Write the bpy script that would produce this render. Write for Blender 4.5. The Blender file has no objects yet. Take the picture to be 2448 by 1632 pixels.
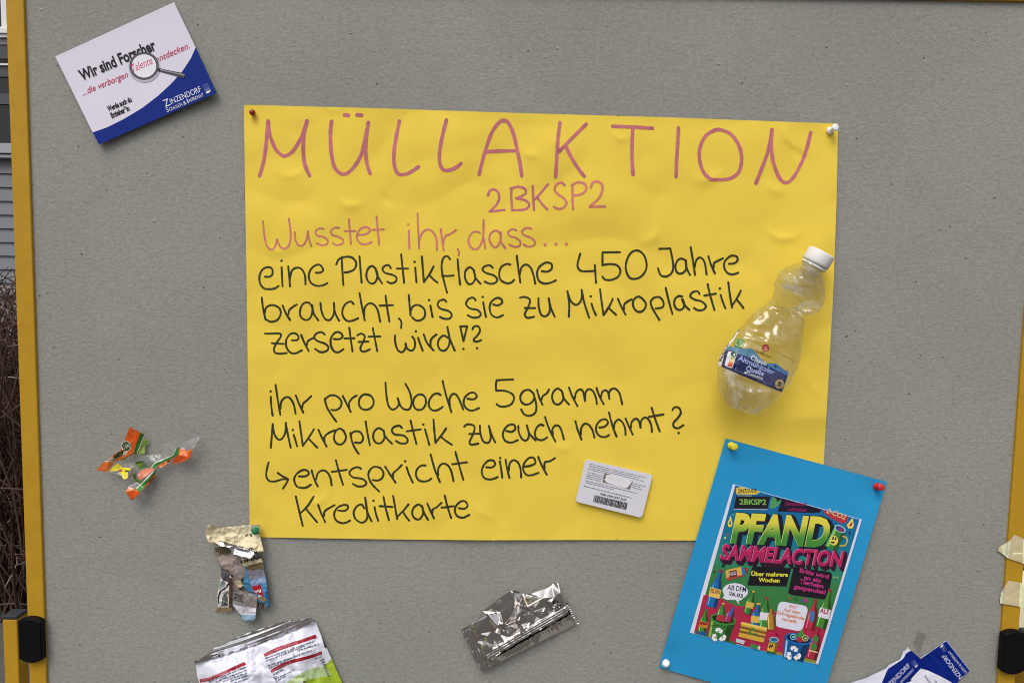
import bpy, bmesh, math, random
from mathutils import Vector, Matrix, noise
from mathutils.bvhtree import BVHTree
from mathutils.geometry import delaunay_2d_cdt
random.seed(7)
SC = bpy.context.scene
COL = SC.collection

# ------------------------------------------------------------------ camera
W, H, FPX = 2448.0, 1632.0, 1770.0            # photograph size and focal length in its pixels
CAM = Vector((0.0, -0.87, 1.5))               # 0.87 m in front of the board
_d = Vector((-401.0 / FPX, 21954.0 / FPX, 1.0)).normalized()   # world "down" seen by the camera (x right, y down, z ahead)
XW = Vector((_d.y, -_d.x, 0)).normalized()
ZW = -_d
YW = ZW.cross(XW)
def cam2world(q): return Vector((q.dot(XW), q.dot(YW), q.dot(ZW)))
cd = bpy.data.cameras.new('camera'); cam = bpy.data.objects.new('camera', cd); COL.objects.link(cam)
cd.sensor_width = 36.0; cd.lens = 36.0 * FPX / W; cd.clip_start = 0.05; cd.clip_end = 2500.0
_R = Matrix((cam2world(Vector((1, 0, 0))), cam2world(Vector((0, -1, 0))), cam2world(Vector((0, 0, -1))))).transposed()
cam.matrix_world = Matrix.Translation(CAM) @ _R.to_4x4()
SC.camera = cam
def ray(px, py): return cam2world(Vector(((px - W / 2) / FPX, (py - H / 2) / FPX, 1.0)))
def P(px, py, h=0.0):
    """point on the plane h metres in front of the board's felt (y = 0)"""
    r = ray(px, py)
    return CAM + r * ((-h - CAM.y) / r.y)

# ------------------------------------------------------------------ world and sun: overcast day
SUN_EL, SUN_AZ = 56.0, 200.0                  # high, behind the photographer, a little to the left
wd = bpy.data.worlds.new("World"); SC.world = wd; wd.use_nodes = True
nt = wd.node_tree; bg = nt.nodes['Background']
sky = nt.nodes.new('ShaderNodeTexSky'); sky.sky_type = 'NISHITA'; sky.sun_disc = False
sky.sun_elevation = math.radians(SUN_EL); sky.sun_rotation = math.radians(SUN_AZ)
sky.air_density = 1.0; sky.dust_density = 6.0; sky.ozone_density = 1.0
hsv = nt.nodes.new('ShaderNodeHueSaturation'); hsv.inputs['Saturation'].default_value = 0.25   # cloud cover: nearly white sky
nt.links.new(sky.outputs[0], hsv.inputs['Color']); nt.links.new(hsv.outputs[0], bg.inputs[0])
bg.inputs[1].default_value = 0.15
sd = bpy.data.lights.new('sun', 'SUN'); sun = bpy.data.objects.new('sun', sd); COL.objects.link(sun)
sd.energy = 0.85; sd.angle = math.radians(35); sd.color = (1.0, 0.965, 0.91)
_az = math.radians(SUN_AZ); _el = math.radians(SUN_EL)
_to = Vector((math.sin(_az) * math.cos(_el), math.cos(_az) * math.cos(_el), math.sin(_el)))
sun.rotation_euler = _to.to_track_quat('Z', 'Y').to_euler()
SC.view_settings.view_transform = 'Standard'; SC.view_settings.look = 'None'
SC.view_settings.gamma = 1.0; SC.view_settings.use_curve_mapping = False
SC.view_settings.exposure = -0.2
SC.cycles.transparent_max_bounces = 24; SC.cycles.filter_width = 1.05

# ------------------------------------------------------------------ materials
KLIT = 0.80
def lin(c):
    c /= 255.0
    return c / 12.92 if c <= 0.04045 else ((c + 0.055) / 1.055) ** 2.4
def alb(r, g, b, k=KLIT):
    return (min(lin(r) / k, .9), min(lin(g) / k, .9), min(lin(b) / k, .9), 1.0)
def mat(name, rgb=None, rough=0.8, metal=0.0, attr=False, spec=0.3, bump=None, mottle=0.0, sheen=0.0, coat=0.0):
    m = bpy.data.materials.new(name); m.use_nodes = True
    t = m.node_tree; b = t.nodes['Principled BSDF']
    b.inputs['Roughness'].default_value = rough; b.inputs['Metallic'].default_value = metal
    b.inputs['Specular IOR Level'].default_value = spec
    b.inputs['Coat Weight'].default_value = coat; b.inputs['Coat Roughness'].default_value = 0.15
    tc = t.nodes.new('ShaderNodeTexCoord')
    src = None
    if attr:
        a = t.nodes.new('ShaderNodeAttribute'); a.attribute_name = 'print'; src = a.outputs['Color']
    elif rgb:
        b.inputs['Base Color'].default_value = rgb
    if mottle:
        n = t.nodes.new('ShaderNodeTexNoise'); n.inputs['Scale'].default_value = 55; n.inputs['Detail'].default_value = 6
        t.links.new(tc.outputs['Object'], n.inputs['Vector'])
        mr = t.nodes.new('ShaderNodeMapRange'); mr.inputs['From Min'].default_value = .3; mr.inputs['From Max'].default_value = .7
        mr.inputs['To Min'].default_value = 1 - mottle; mr.inputs['To Max'].default_value = 1 + mottle
        t.links.new(n.outputs['Fac'], mr.inputs['Value'])
        mx = t.nodes.new('ShaderNodeMix'); mx.data_type = 'RGBA'; mx.blend_type = 'MULTIPLY'; mx.inputs['Factor'].default_value = 1
        if src: t.links.new(src, mx.inputs['A'])
        else: mx.inputs['A'].default_value = rgb
        t.links.new(mr.outputs['Result'], mx.inputs['B']); src = mx.outputs['Result']
    if src: t.links.new(src, b.inputs['Base Color'])
    if bump:
        sc, dist = bump
        n = t.nodes.new('ShaderNodeTexNoise'); n.inputs['Scale'].default_value = sc; n.inputs['Detail'].default_value = 5
        t.links.new(tc.outputs['Object'], n.inputs['Vector'])
        bp = t.nodes.new('ShaderNodeBump'); bp.inputs['Strength'].default_value = 1; bp.inputs['Distance'].default_value = dist
        t.links.new(n.outputs['Fac'], bp.inputs['Height']); t.links.new(bp.outputs['Normal'], b.inputs['Normal'])
    return m

def felt_material():
    m = bpy.data.materials.new('grey_felt'); m.use_nodes = True
    t = m.node_tree; b = t.nodes['Principled BSDF']; L = t.links
    b.inputs['Roughness'].default_value = 0.95; b.inputs['Specular IOR Level'].default_value = 0.1
    tc = t.nodes.new('ShaderNodeTexCoord')
    def mapped(scale, rot=(0, 0, 0)):
        mp = t.nodes.new('ShaderNodeMapping'); mp.inputs['Scale'].default_value = scale; mp.inputs['Rotation'].default_value = rot
        L.new(tc.outputs['Object'], mp.inputs['Vector']); return mp.outputs[0]
    def nz(vec, scale, detail=4, rough=.55, dist=0.0):
        n = t.nodes.new('ShaderNodeTexNoise'); n.inputs['Scale'].default_value = scale; n.inputs['Detail'].default_value = detail
        n.inputs['Roughness'].default_value = rough; n.inputs['Distortion'].default_value = dist
        L.new(vec, n.inputs['Vector']); return n.outputs['Fac']
    def mrange(v, a, c, d, e):
        r = t.nodes.new('ShaderNodeMapRange'); r.inputs['From Min'].default_value = a; r.inputs['From Max'].default_value = c
        r.inputs['To Min'].default_value = d; r.inputs['To Max'].default_value = e; L.new(v, r.inputs['Value']); return r.outputs[0]
    def math_(op, a, c):
        n = t.nodes.new('ShaderNodeMath'); n.operation = op
        for i, v in enumerate((a, c)):
            if isinstance(v, (int, float)): n.inputs[i].default_value = v
            else: L.new(v, n.inputs[i])
        return n.outputs[0]
    aniso = mapped((1, 1, 1.3))
    f1 = nz(aniso, 190, 6, .7, .3); f2 = nz(aniso, 480, 4, .65, .4); big = nz(mapped((1, 1, 1)), 4, 3)
    fib = mrange(nz(mapped((1, 1, 2.4), (0, .5, 0)), 230, 2, .5, 1.5), .66, .74, 0, 1)
    fib2 = mrange(nz(mapped((2.4, 1, 1), (0, .35, 0)), 210, 2, .5, 1.8), .68, .76, 0, 1)
    vo = t.nodes.new('ShaderNodeTexVoronoi'); vo.inputs['Scale'].default_value = 52; vo.inputs['Randomness'].default_value = 1
    L.new(mapped((1, 1, 1)), vo.inputs['Vector'])
    sel = nz(mapped((1, 1, 1)), 23, 1)
    speck = math_('MULTIPLY', mrange(vo.outputs['Distance'], .030, .062, 1, 0), mrange(sel, .46, .52, 0, 1))
    v2 = t.nodes.new('ShaderNodeTexVoronoi'); v2.inputs['Scale'].default_value = 31
    L.new(mapped((1, 1, 1.5)), v2.inputs['Vector'])
    tuft = math_('MULTIPLY', mrange(v2.outputs['Distance'], .03, .085, 1, 0), mrange(nz(mapped((1, 1, 1)), 17, 2), .52, .58, 0, 1))
    v = mrange(f1, .3, .7, .84, 1.14)
    v = math_('MULTIPLY', v, mrange(f2, .3, .7, .93, 1.07))
    v = math_('MULTIPLY', v, mrange(big, .3, .7, .935, 1.065))
    v = math_('ADD', v, math_('MULTIPLY', fib, .22)); v = math_('ADD', v, math_('MULTIPLY', fib2, .17))
    v = math_('ADD', v, math_('MULTIPLY', tuft, .16))
    v = math_('SUBTRACT', v, math_('MULTIPLY', speck, .6))
    mx = t.nodes.new('ShaderNodeMix'); mx.data_type = 'RGBA'; mx.blend_type = 'MULTIPLY'; mx.inputs['Factor'].default_value = 1
    mx.inputs['A'].default_value = alb(138, 138, 132); L.new(v, mx.inputs['B']); L.new(mx.outputs['Result'], b.inputs['Base Color'])
    hh = math_('ADD', math_('MULTIPLY', f1, 1.0), math_('MULTIPLY', f2, .3)); hh = math_('ADD', hh, math_('MULTIPLY', fib, .35)); hh = math_('ADD', hh, math_('MULTIPLY', tuft, .7)); hh = math_('SUBTRACT', hh, math_('MULTIPLY', speck, 1.0))
    bp = t.nodes.new('ShaderNodeBump'); bp.inputs['Strength'].default_value = 1; bp.inputs['Distance'].default_value = .0009
    L.new(hh, bp.inputs['Height']); L.new(bp.outputs['Normal'], b.inputs['Normal'])
    return m

def clear_material(name, tint, gloss=.06, base=.05, haze=0.0, bump=None, edge=1.0, attr=False):
    """thin clear film: lets light straight through, mirrors the sky at its surface"""
    m = bpy.data.materials.new(name); m.use_nodes = True
    t = m.node_tree; t.nodes.remove(t.nodes['Principled BSDF']); out = t.nodes['Material Output']; L = t.links
    tr = t.nodes.new('ShaderNodeBsdfTransparent'); tr.inputs[0].default_value = tint
    gl = t.nodes.new('ShaderNodeBsdfGlossy'); gl.inputs['Roughness'].default_value = gloss; gl.inputs['Color'].default_value = (1, 1, 1, 1)
    lw = t.nodes.new('ShaderNodeLayerWeight'); lw.inputs['Blend'].default_value = .5      # same mirror strength from both sides of the film
    fr = t.nodes.new('ShaderNodeMath'); fr.operation = 'POWER'; fr.inputs[1].default_value = 4.0; L.new(lw.outputs['Facing'], fr.inputs[0])
    ad = t.nodes.new('ShaderNodeMath'); ad.operation = 'ADD'; ad.inputs[1].default_value = base; ad.use_clamp = True
    sc_ = t.nodes.new('ShaderNodeMath'); sc_.operation = 'MULTIPLY'; sc_.inputs[1].default_value = edge
    L.new(fr.outputs[0], sc_.inputs[0]); L.new(sc_.outputs[0], ad.inputs[0])
    mx = t.nodes.new('ShaderNodeMixShader'); L.new(ad.outputs[0], mx.inputs[0]); L.new(tr.outputs[0], mx.inputs[1]); L.new(gl.outputs[0], mx.inputs[2])
    last = mx.outputs[0]
    if haze:
        di = t.nodes.new('ShaderNodeBsdfTranslucent'); di.inputs[0].default_value = (.85, .85, .85, 1)
        df = t.nodes.new('ShaderNodeBsdfDiffuse'); df.inputs[0].default_value = (.85, .85, .85, 1)
        m0 = t.nodes.new('ShaderNodeMixShader'); m0.inputs[0].default_value = .5; L.new(di.outputs[0], m0.inputs[1]); L.new(df.outputs[0], m0.inputs[2])
        m2 = t.nodes.new('ShaderNodeMixShader'); m2.inputs[0].default_value = haze
        if attr:                                             # haze per vertex: painted sky reflections on facets, plus stress-whitened creases
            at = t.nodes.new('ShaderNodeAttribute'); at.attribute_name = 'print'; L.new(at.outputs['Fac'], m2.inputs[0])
        L.new(last, m2.inputs[1]); L.new(m0.outputs[0], m2.inputs[2]); last = m2.outputs[0]
    if bump:
        tc = t.nodes.new('ShaderNodeTexCoord')
        n = t.nodes.new('ShaderNodeTexNoise'); n.inputs['Scale'].default_value = bump[0]; n.inputs['Detail'].default_value = 3; n.inputs['Distortion'].default_value = 1.5
        L.new(tc.outputs['Object'], n.inputs['Vector'])
        bp = t.nodes.new('ShaderNodeBump'); bp.inputs['Distance'].default_value = bump[1]; L.new(n.outputs['Fac'], bp.inputs['Height'])
        L.new(bp.outputs['Normal'], gl.inputs['Normal']); L.new(bp.outputs['Normal'], lw.inputs['Normal'])
    L.new(last, out.inputs[0])
    return m

M = {
    'felt': felt_material(),
    'rail': mat('ochre_lacquer', alb(170, 131, 34), .45, spec=.25, bump=(900, .00006), mottle=.06),
    'black': mat('black_plastic', (.004, .004, .0045, 1), .55, spec=.14, bump=(700, .00008)),
    'greycap': mat('dark_grey_plastic', (.035, .036, .042, 1), .5, spec=.4, bump=(700, .00008)),
    'yellow_paper': mat('yellow_card', alb(228, 192, 70), .75, spec=.25, bump=(1100, .00005), mottle=.012),
    'blue_paper': mat('blue_card', alb(35, 137, 188), .75, spec=.25, bump=(1100, .00005), mottle=.02),
    'paper': mat('printed_paper', None, .6, attr=True, spec=.3, bump=(900, .00004)),
    'gloss_paper': mat('glossy_print', None, .5, attr=True, spec=.14),
    'ink': mat('marker_ink', None, .65, attr=True, spec=.25, mottle=.10),
    'print': mat('printing_ink', None, .5, attr=True, spec=.3),
    'film': mat('printed_film', None, .28, attr=True, spec=.5),
    'foil': mat('aluminium_foil', (.76, .73, .71, 1), .11, metal=1.0, bump=(70, .0004)),
    'seal': mat('sealed_foil', (.78, .78, .79, 1), .2, metal=1.0),
    'card': mat('white_card_plastic', alb(198, 197, 205), .38, spec=.4),
    'pin_red': mat('red_pin_plastic', alb(178, 38, 38), .28, spec=.5),
    'pin_darkred': mat('dark_red_pin_plastic', alb(128, 38, 24), .3, spec=.5),
    'pin_white': mat('white_pin_plastic', alb(218, 218, 226), .28, spec=.5),
    'pin_yellow': mat('yellow_pin_plastic', alb(206, 196, 52), .28, spec=.5),
    'pin_green': mat('green_pin_plastic', alb(14, 104, 62), .28, spec=.5),
    'steel': mat('steel', (.6, .6, .6, 1), .25, metal=1.0),
    'cap': mat('white_cap_plastic', alb(207, 206, 204), .45, spec=.4),
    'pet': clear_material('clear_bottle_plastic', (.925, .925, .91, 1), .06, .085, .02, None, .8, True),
    'clearfilm': clear_material('clear_film', (.95, .95, .95, 1), .16, .07, .19, (110, .0008), .6),
    'cleartape': clear_material('clear_tape', (.87, .87, .86, 1), .3, .0, .0),
    'tape': mat('masking_tape', None, .7, attr=True, spec=.2, bump=(500, .00015), mottle=.06),
    'siding': mat('grey_siding', alb(112, 115, 120), .6, mottle=.04),
    'white_paint': mat('white_window_paint', (.8, .8, .8, 1), .45),
    'grey_sill': mat('grey_sill_paint', alb(150, 152, 158), .5),
    'dark_blind': mat('dark_grey_blind', alb(74, 76, 80), .5),
    'near_black': mat('black_gap', (.012, .012, .013, 1), .6),
    'glass': mat('dark_window_glass', (.015, .017, .02, 1), .06, spec=.5),
    'roof': mat('roof_tile', (.09, .05, .04, 1), .8, mottle=.15),
    'cream': mat('cream_render', (.8, .72, .5, 1), .85, mottle=.04),
    'twig': mat('dry_twig', None, .8, attr=True, spec=.2),
    'ground': mat('grey_paving', (.11, .10, .092, 1), .9, mottle=.15, bump=(60, .003)),
}

# ------------------------------------------------------------------ object helpers
def link(name, me, parent=None, mats=()):
    o = bpy.data.objects.new(name, me); COL.objects.link(o)
    for m in mats: me.materials.append(M[m] if isinstance(m, str) else m)
    if parent is not None:
        o.parent = parent
        o.matrix_parent_inverse = Matrix.Translation(parent.location).inverted()
    return o
def tag(o, label=None, cat=None, group=None, kind=None):
    if label: o['label'] = label
    if cat: o['category'] = cat
    if group: o['group'] = group
    if kind: o['kind'] = kind
    return o
def thing(name, loc, label, cat, group=None):
    o = bpy.data.objects.new(name, None); COL.objects.link(o); o.location = loc; o.empty_display_size = .03
    return tag(o, label, cat, group)
def smooth(me, on=True):
    me.polygons.foreach_set('use_smooth', [on] * len(me.polygons)); me.update()
def mesh(name, V, F, parent=None, mats=(), cols=None, sm=True, fm=None):
    me = bpy.data.meshes.new(name); me.from_pydata([tuple(v) for v in V], [], F)
    if cols:
        a = me.color_attributes.new('print', 'FLOAT_COLOR', 'POINT')
        a.data.foreach_set('color', [c for q in cols for c in q])
    if fm: me.polygons.foreach_set('material_index', fm)
    smooth(me, sm)
    return link(name, me, parent, mats)
def box_bm(bm, x0, x1, y0, y1, z0, z1, bev=0.0):
    vs = [bm.verts.new((x, y, z)) for z in (z0, z1) for y in (y0, y1) for x in (x0, x1)]
    fs = [bm.faces.new([vs[i] for i in q]) for q in ((0, 2, 3, 1), (4, 5, 7, 6), (0, 1, 5, 4), (2, 6, 7, 3), (0, 4, 6, 2), (1, 3, 7, 5))]
    if bev:
        es = list({e for f in fs for e in f.edges})
        bmesh.ops.bevel(bm, geom=es, offset=bev, segments=2, profile=.5, affect='EDGES')
def box(name, x0, x1, y0, y1, z0, z1, m, parent=None, bev=0.0):
    bm = bmesh.new(); box_bm(bm, x0, x1, y0, y1, z0, z1, bev)
    me = bpy.data.meshes.new(name); bm.to_mesh(me); bm.free()
    return link(name, me, parent, (m,))

def inside(p, poly):
    x, y = p; c = False; j = len(poly) - 1
    for i in range(len(poly)):
        xi, yi = poly[i]; xj, yj = poly[j]
        if (yi > y) != (yj > y) and x < (xj - xi) * (y - yi) / (yj - yi) + xi: c = not c
        j = i
    return c
def densify(poly, step, closed=True):
    out = []; n = len(poly)
    for i in range(n if closed else n - 1):
        a = poly[i]; b = poly[(i + 1) % n]
        k = max(1, int(math.hypot(b[0] - a[0], b[1] - a[1]) / step))
        for q in range(k): out.append((a[0] + (b[0] - a[0]) * q / k, a[1] + (b[1] - a[1]) * q / k))
    if not closed: out.append(poly[-1])
    return out
def T(o, pts):
    """points of an enlarged view (origin x, origin y, scale) to photograph pixels"""
    return [(o[0] + x / o[2], o[1] + y / o[2]) for x, y in pts]
def catmull(pts, step, closed=False):
    n = len(pts); out = []
    if n < 3 and not closed: return densify(pts, step, False)
    for i in range(n if closed else n - 1):
        g = (lambda k: pts[k % n]) if closed else (lambda k: pts[max(0, min(n - 1, k))])
        p0, p1, p2, p3 = g(i - 1), g(i), g(i + 1), g(i + 2)
        k = max(1, int(math.hypot(p2[0] - p1[0], p2[1] - p1[1]) / step))
        for q in range(k):
            t = q / k; t2 = t * t; t3 = t2 * t
            out.append(tuple(.5 * (2 * p1[c] + (p2[c] - p0[c]) * t + (2 * p0[c] - 5 * p1[c] + 4 * p2[c] - p3[c]) * t2 + (3 * p1[c] - p0[c] - 3 * p2[c] + p3[c]) * t3) for c in (0, 1)))
    if not closed: out.append(tuple(pts[-1]))
    return out
def triangulate(poly, step=None, lines=()):
    """constrained triangulation of a polygon, with inner points every step; returns 2-D points and triangles"""
    if step: poly = densify(poly, step)
    pts = [Vector(p) for p in poly]; n = len(pts); faces = [list(range(n))]; edges = []
    for ln in lines:
        d = densify(ln, step or 5); k = len(pts); pts += [Vector(p) for p in d]
        edges += [(k + i, k + (i + 1) % len(d)) for i in range(len(d))]
    if step:
        xs = [p[0] for p in poly]; ys = [p[1] for p in poly]; y = min(ys) + step / 2; row = 0
        while y < max(ys):
            x = min(xs) + (step / 2 if row % 2 else step)
            while x < max(xs):
                q = (x + random.uniform(-.22, .22) * step, y + random.uniform(-.22, .22) * step)
                if inside(q, poly): pts.append(Vector(q))
                x += step
            y += step * .87; row += 1
    v, e, f, ov, oe, of = delaunay_2d_cdt(pts, edges, faces, 1, 1e-4)
    F = []
    for t in f:
        c = ((v[t[0]].x + v[t[1]].x + v[t[2]].x) / 3, (v[t[0]].y + v[t[1]].y + v[t[2]].y) / 3)
        if inside(c, poly): F.append(tuple(t))
    return [(p.x, p.y) for p in v], F
def tin(pts):
    """piecewise flat folds through (x, y, height in mm)"""
    v, e, f, *_ = delaunay_2d_cdt([Vector((p[0], p[1])) for p in pts], [], [], 0, 1e-4)
    hv = []
    for q in v: hv.append(min(pts, key=lambda p: (p[0] - q.x) ** 2 + (p[1] - q.y) ** 2)[2])
    bv = BVHTree.FromPolygons([Vector((q.x, q.y, h)) for q, h in zip(v, hv)], [list(t) for t in f])
    def fn(x, y):
        hit = bv.ray_cast(Vector((x, y, 1000)), Vector((0, 0, -1)))[0]
        if hit is None: hit = bv.find_nearest(Vector((x, y, 5)))[0]
        return hit.z / 1000.0
    fn.facet = lambda x, y: bv.ray_cast(Vector((x, y, 1000)), Vector((0, 0, -1)))[2] or 0
    return fn
def nz(x, y, s, seed=0.0): return noise.noise(Vector((x / s, y / s, seed)))
def fold(x, y, s, seed=0.0): return abs(noise.noise(Vector((x / s, y / s, seed)))) * 2

def sheet(name, outline, h, parent, mats, base, regions=(), step=6, sm=True, thick=0.0):
    """a thin sheet standing h(px, py) in front of the felt; regions = (polygon, colour, material slot) print on it"""
    pts, F = triangulate(outline, step, [r[0] for r in regions])
    V = [P(x, y, h(x, y)) for x, y in pts]; Fo = []; fm = []; cc = []
    for t in F:
        c = (sum(pts[i][0] for i in t) / 3, sum(pts[i][1] for i in t) / 3); col, slot = base, 0
        for r in regions:
            if inside(c, r[0]): col = r[1]; slot = r[2] if len(r) > 2 else 0
        q = list(t); a, b, c3 = (V[k] for k in q)
        if (b - a).cross(c3 - a).y > 0: q.reverse()
        Fo.append(q); fm.append(slot); cc += list(col) * 3
    o = mesh(name, V, Fo, parent, mats, None, sm, fm)
    at = o.data.color_attributes.new('print', 'FLOAT_COLOR', 'CORNER'); at.data.foreach_set('color', cc)
    if thick:
        md = o.modifiers.new('thickness', 'SOLIDIFY'); md.thickness = thick; md.offset = -1
    return o

_glyphs = {}
def text_mesh(s, bold=0.0, shear=0.0):
    k = (s, bold, shear)
    if k not in _glyphs:
        c = bpy.data.curves.new('tmp', 'FONT'); c.body = s; c.size = 1; c.fill_mode = 'FRONT'; c.offset = bold; c.shear = shear; c.resolution_u = 3
        o = bpy.data.objects.new('tmp', c); me = bpy.data.meshes.new_from_object(o)
        _glyphs[k] = ([(v.co.x, v.co.y) for v in me.vertices], [tuple(p.vertices) for p in me.polygons])
        bpy.data.objects.remove(o); bpy.data.curves.remove(c); bpy.data.meshes.remove(me)
    return _glyphs[k]

class Ink:
    """printing or writing collected as coloured 2-D shapes in photograph pixels, then laid on a surface"""
    LAYER = 6e-6
    def __init__(s, step=9.0): s.V = []; s.F = []; s.C = []; s.n = 0; s.step2 = step * step
    def raw(s, pts, F, col, extra=None):
        k = len(s.V); s.n += 1; P3 = [(p[0], p[1], extra[i] if extra else 0.0) for i, p in enumerate(pts)]; mid = {}; out = []
        st = [t for f in F for t in ((f[0], f[j], f[j + 1]) for j in range(1, len(f) - 1))]
        d2 = lambda i, j: (P3[i][0] - P3[j][0]) ** 2 + (P3[i][1] - P3[j][1]) ** 2
        while st:                                            # cut long triangles so the print follows the bent surface
            a, b, c = st.pop(); e = max((d2(a, b), a, b, c), (d2(b, c), b, c, a), (d2(c, a), c, a, b))
            if e[0] <= s.step2: out.append((a, b, c)); continue
            _, i, j, o = e; key = (min(i, j), max(i, j))
            if key not in mid: mid[key] = len(P3); P3.append(tuple((P3[i][q] + P3[j][q]) / 2 for q in range(3)))
            m = mid[key]; st += [(i, m, o), (m, j, o)]
        for p in P3: s.V.append((p[0], p[1], s.n + p[2])); s.C.append(col(p) if callable(col) else col)
        s.F += [tuple(k + i for i in f) for f in out]
    def poly(s, o, pts, col, step=None):
        v, f = triangulate(T(o, pts), step); s.raw(v, f, col)
    def ell(s, o, cx, cy, rx, ry, col, rot=0.0, n=28):
        c, q = math.cos(rot), math.sin(rot)
        s.poly(o, [(cx + rx * math.cos(a) * c - ry * math.sin(a) * q, cy + rx * math.cos(a) * q + ry * math.sin(a) * c) for a in [2 * math.pi * i / n for i in range(n)]], col)
    def stroke(s, o, pts, w, col, closed=False, sharp=False):
        p = T(o, pts); wp = w / o[2]
        c = densify(p + ([p[0]] if closed else []), 2.0, False) if sharp else catmull(p, max(1.2, wp * .25), closed)
        if closed and not sharp: c.append(c[0])
        n = len(c); V = []; F = []; X = []
        sd_ = random.uniform(0, 99); base = col; k_ = 1 + random.uniform(-.07, .07); e0, e1 = c[0], c[-1]
        def pen(q):                                          # uneven ink: paler in the run, darker where the pen stopped
            e = min((q[0] - e0[0]) ** 2 + (q[1] - e0[1]) ** 2, (q[0] - e1[0]) ** 2 + (q[1] - e1[1]) ** 2) / (wp * wp)
            v = k_ * (1 + .16 * noise.noise(Vector((q[0] / 16, q[1] / 16, sd_))) - .14 * math.exp(-e))
            return (base[0] * v, base[1] * v, base[2] * v, 1)
        if not callable(col): col = pen
        for i in range(n):
            a = c[max(0, i - 1)]; b = c[min(n - 1, i + 1)]
            if closed: a = c[i - 1] if i else c[-2]; b = c[i + 1] if i < n - 1 else c[1]
            dx, dy = b[0] - a[0], b[1] - a[1]; l = math.hypot(dx, dy) or 1
            hw = wp / 2 * (1 + .22 * noise.noise(Vector((c[i][0] / 17, c[i][1] / 14, sd_))))
            V += [(c[i][0] - dy / l * hw, c[i][1] + dx / l * hw), (c[i][0] + dy / l * hw, c[i][1] - dx / l * hw)]; X += [i * .02, i * .02]
            if i: F.append((2 * i - 2, 2 * i - 1, 2 * i + 1, 2 * i))
        if not closed:
            for i, sg in ((0, -1), (n - 1, 1)):
                l_, r_ = V[2 * i], V[2 * i + 1]; cx, cy = c[i]; k0 = len(V); V.append((cx, cy)); X.append(i * .02)
                ang = math.atan2(l_[1] - cy, l_[0] - cx); rr = math.hypot(l_[0] - cx, l_[1] - cy); arc = [2 * i]
                for q in range(1, 6):
                    t = ang - sg * math.pi * q / 6
                    V.append((cx + rr * math.cos(t), cy + rr * math.sin(t))); X.append(i * .02); arc.append(len(V) - 1)
                arc.append(2 * i + 1)
                for q in range(6): F.append((k0, arc[q], arc[q + 1]))
        s.raw(V, F, col, X)
    def dot(s, o, x, y, r, col): s.ell(o, x, y, r, r, col, n=14)
    def text(s, o, body, a, b, cap, col, bold=0.0, shear=0.0, up=None):
        """body on the baseline a-b, capitals cap high (enlarged-view units)"""
        v, f = text_mesh(body, bold, shear)
        if not v: return
        x0 = min(p[0] for p in v); x1 = max(p[0] for p in v); L = math.hypot(b[0] - a[0], b[1] - a[1])
        d = ((b[0] - a[0]) / L, (b[1] - a[1]) / L); u = up or (d[1], -d[0]); ky = cap / .72; kx = L / (x1 - x0)
        q = [(a[0] + d[0] * (p[0] - x0) * kx + u[0] * p[1] * ky, a[1] + d[1] * (p[0] - x0) * kx + u[1] * p[1] * ky) for p in v]
        s.raw(T(o, q), f, col)
    def micro(s, o, a, b, xh, col, seed=0):
        """a line of print too small to read: word-shaped rows of tiny strokes"""
        r = random.Random(seed * 7919 + int(a[0])); L = math.hypot(b[0] - a[0], b[1] - a[1]); d = ((b[0] - a[0]) / L, (b[1] - a[1]) / L); u = (d[1], -d[0])
        t = 0; V = []; F = []
        while t < L:
            for _ in range(r.randint(2, 9)):
                w = xh * r.uniform(.45, .8); hh = xh * r.choice((1, 1, 1, 1.5)); y0 = -xh * .4 if r.random() < .08 else 0
                if t + w > L: break
                k = len(V)
                for q, y in ((t, y0), (t + w * .72, y0), (t + w * .72, hh), (t, hh)):
                    V.append((a[0] + d[0] * q + u[0] * y, a[1] + d[1] * q + u[1] * y))
                F.append((k, k + 1, k + 2, k + 3)); t += w
            t += xh * .7
        if V: s.raw(T(o, V), F, col)
    def build(s, name, parent, m, surf, off=1.5e-4):
        V = []; keep = []
        for x, y, l in s.V: V.append(surf(x, y, off + l * s.LAYER))
        F = [f for f in s.F if all(V[i] is not None for i in f)]
        V = [v if v is not None else Vector() for v in V]
        o = []
        for f in F:
            a, b, c = V[f[0]], V[f[1]], V[f[2]]
            o.append(f[::-1] if (b - a).cross(c - a).y > 0 else f)
        used = sorted({i for f in o for i in f}); mp = {i: k for k, i in enumerate(used)}
        return mesh(name, [V[i] for i in used], [tuple(mp[i] for i in f) for f in o], parent, (m,), [s.C[i] for i in used], True)
def on(h): return lambda x, y, d: P(x, y, h(x, y) + d)

# ------------------------------------------------------------------ ground, house, hedge behind
g = mesh('ground', [(-900, -900, 0), (900, -900, 0), (900, 900, 0), (-900, 900, 0)], [(0, 1, 2, 3)], None, ('ground',)); tag(g, kind='structure')

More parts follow.
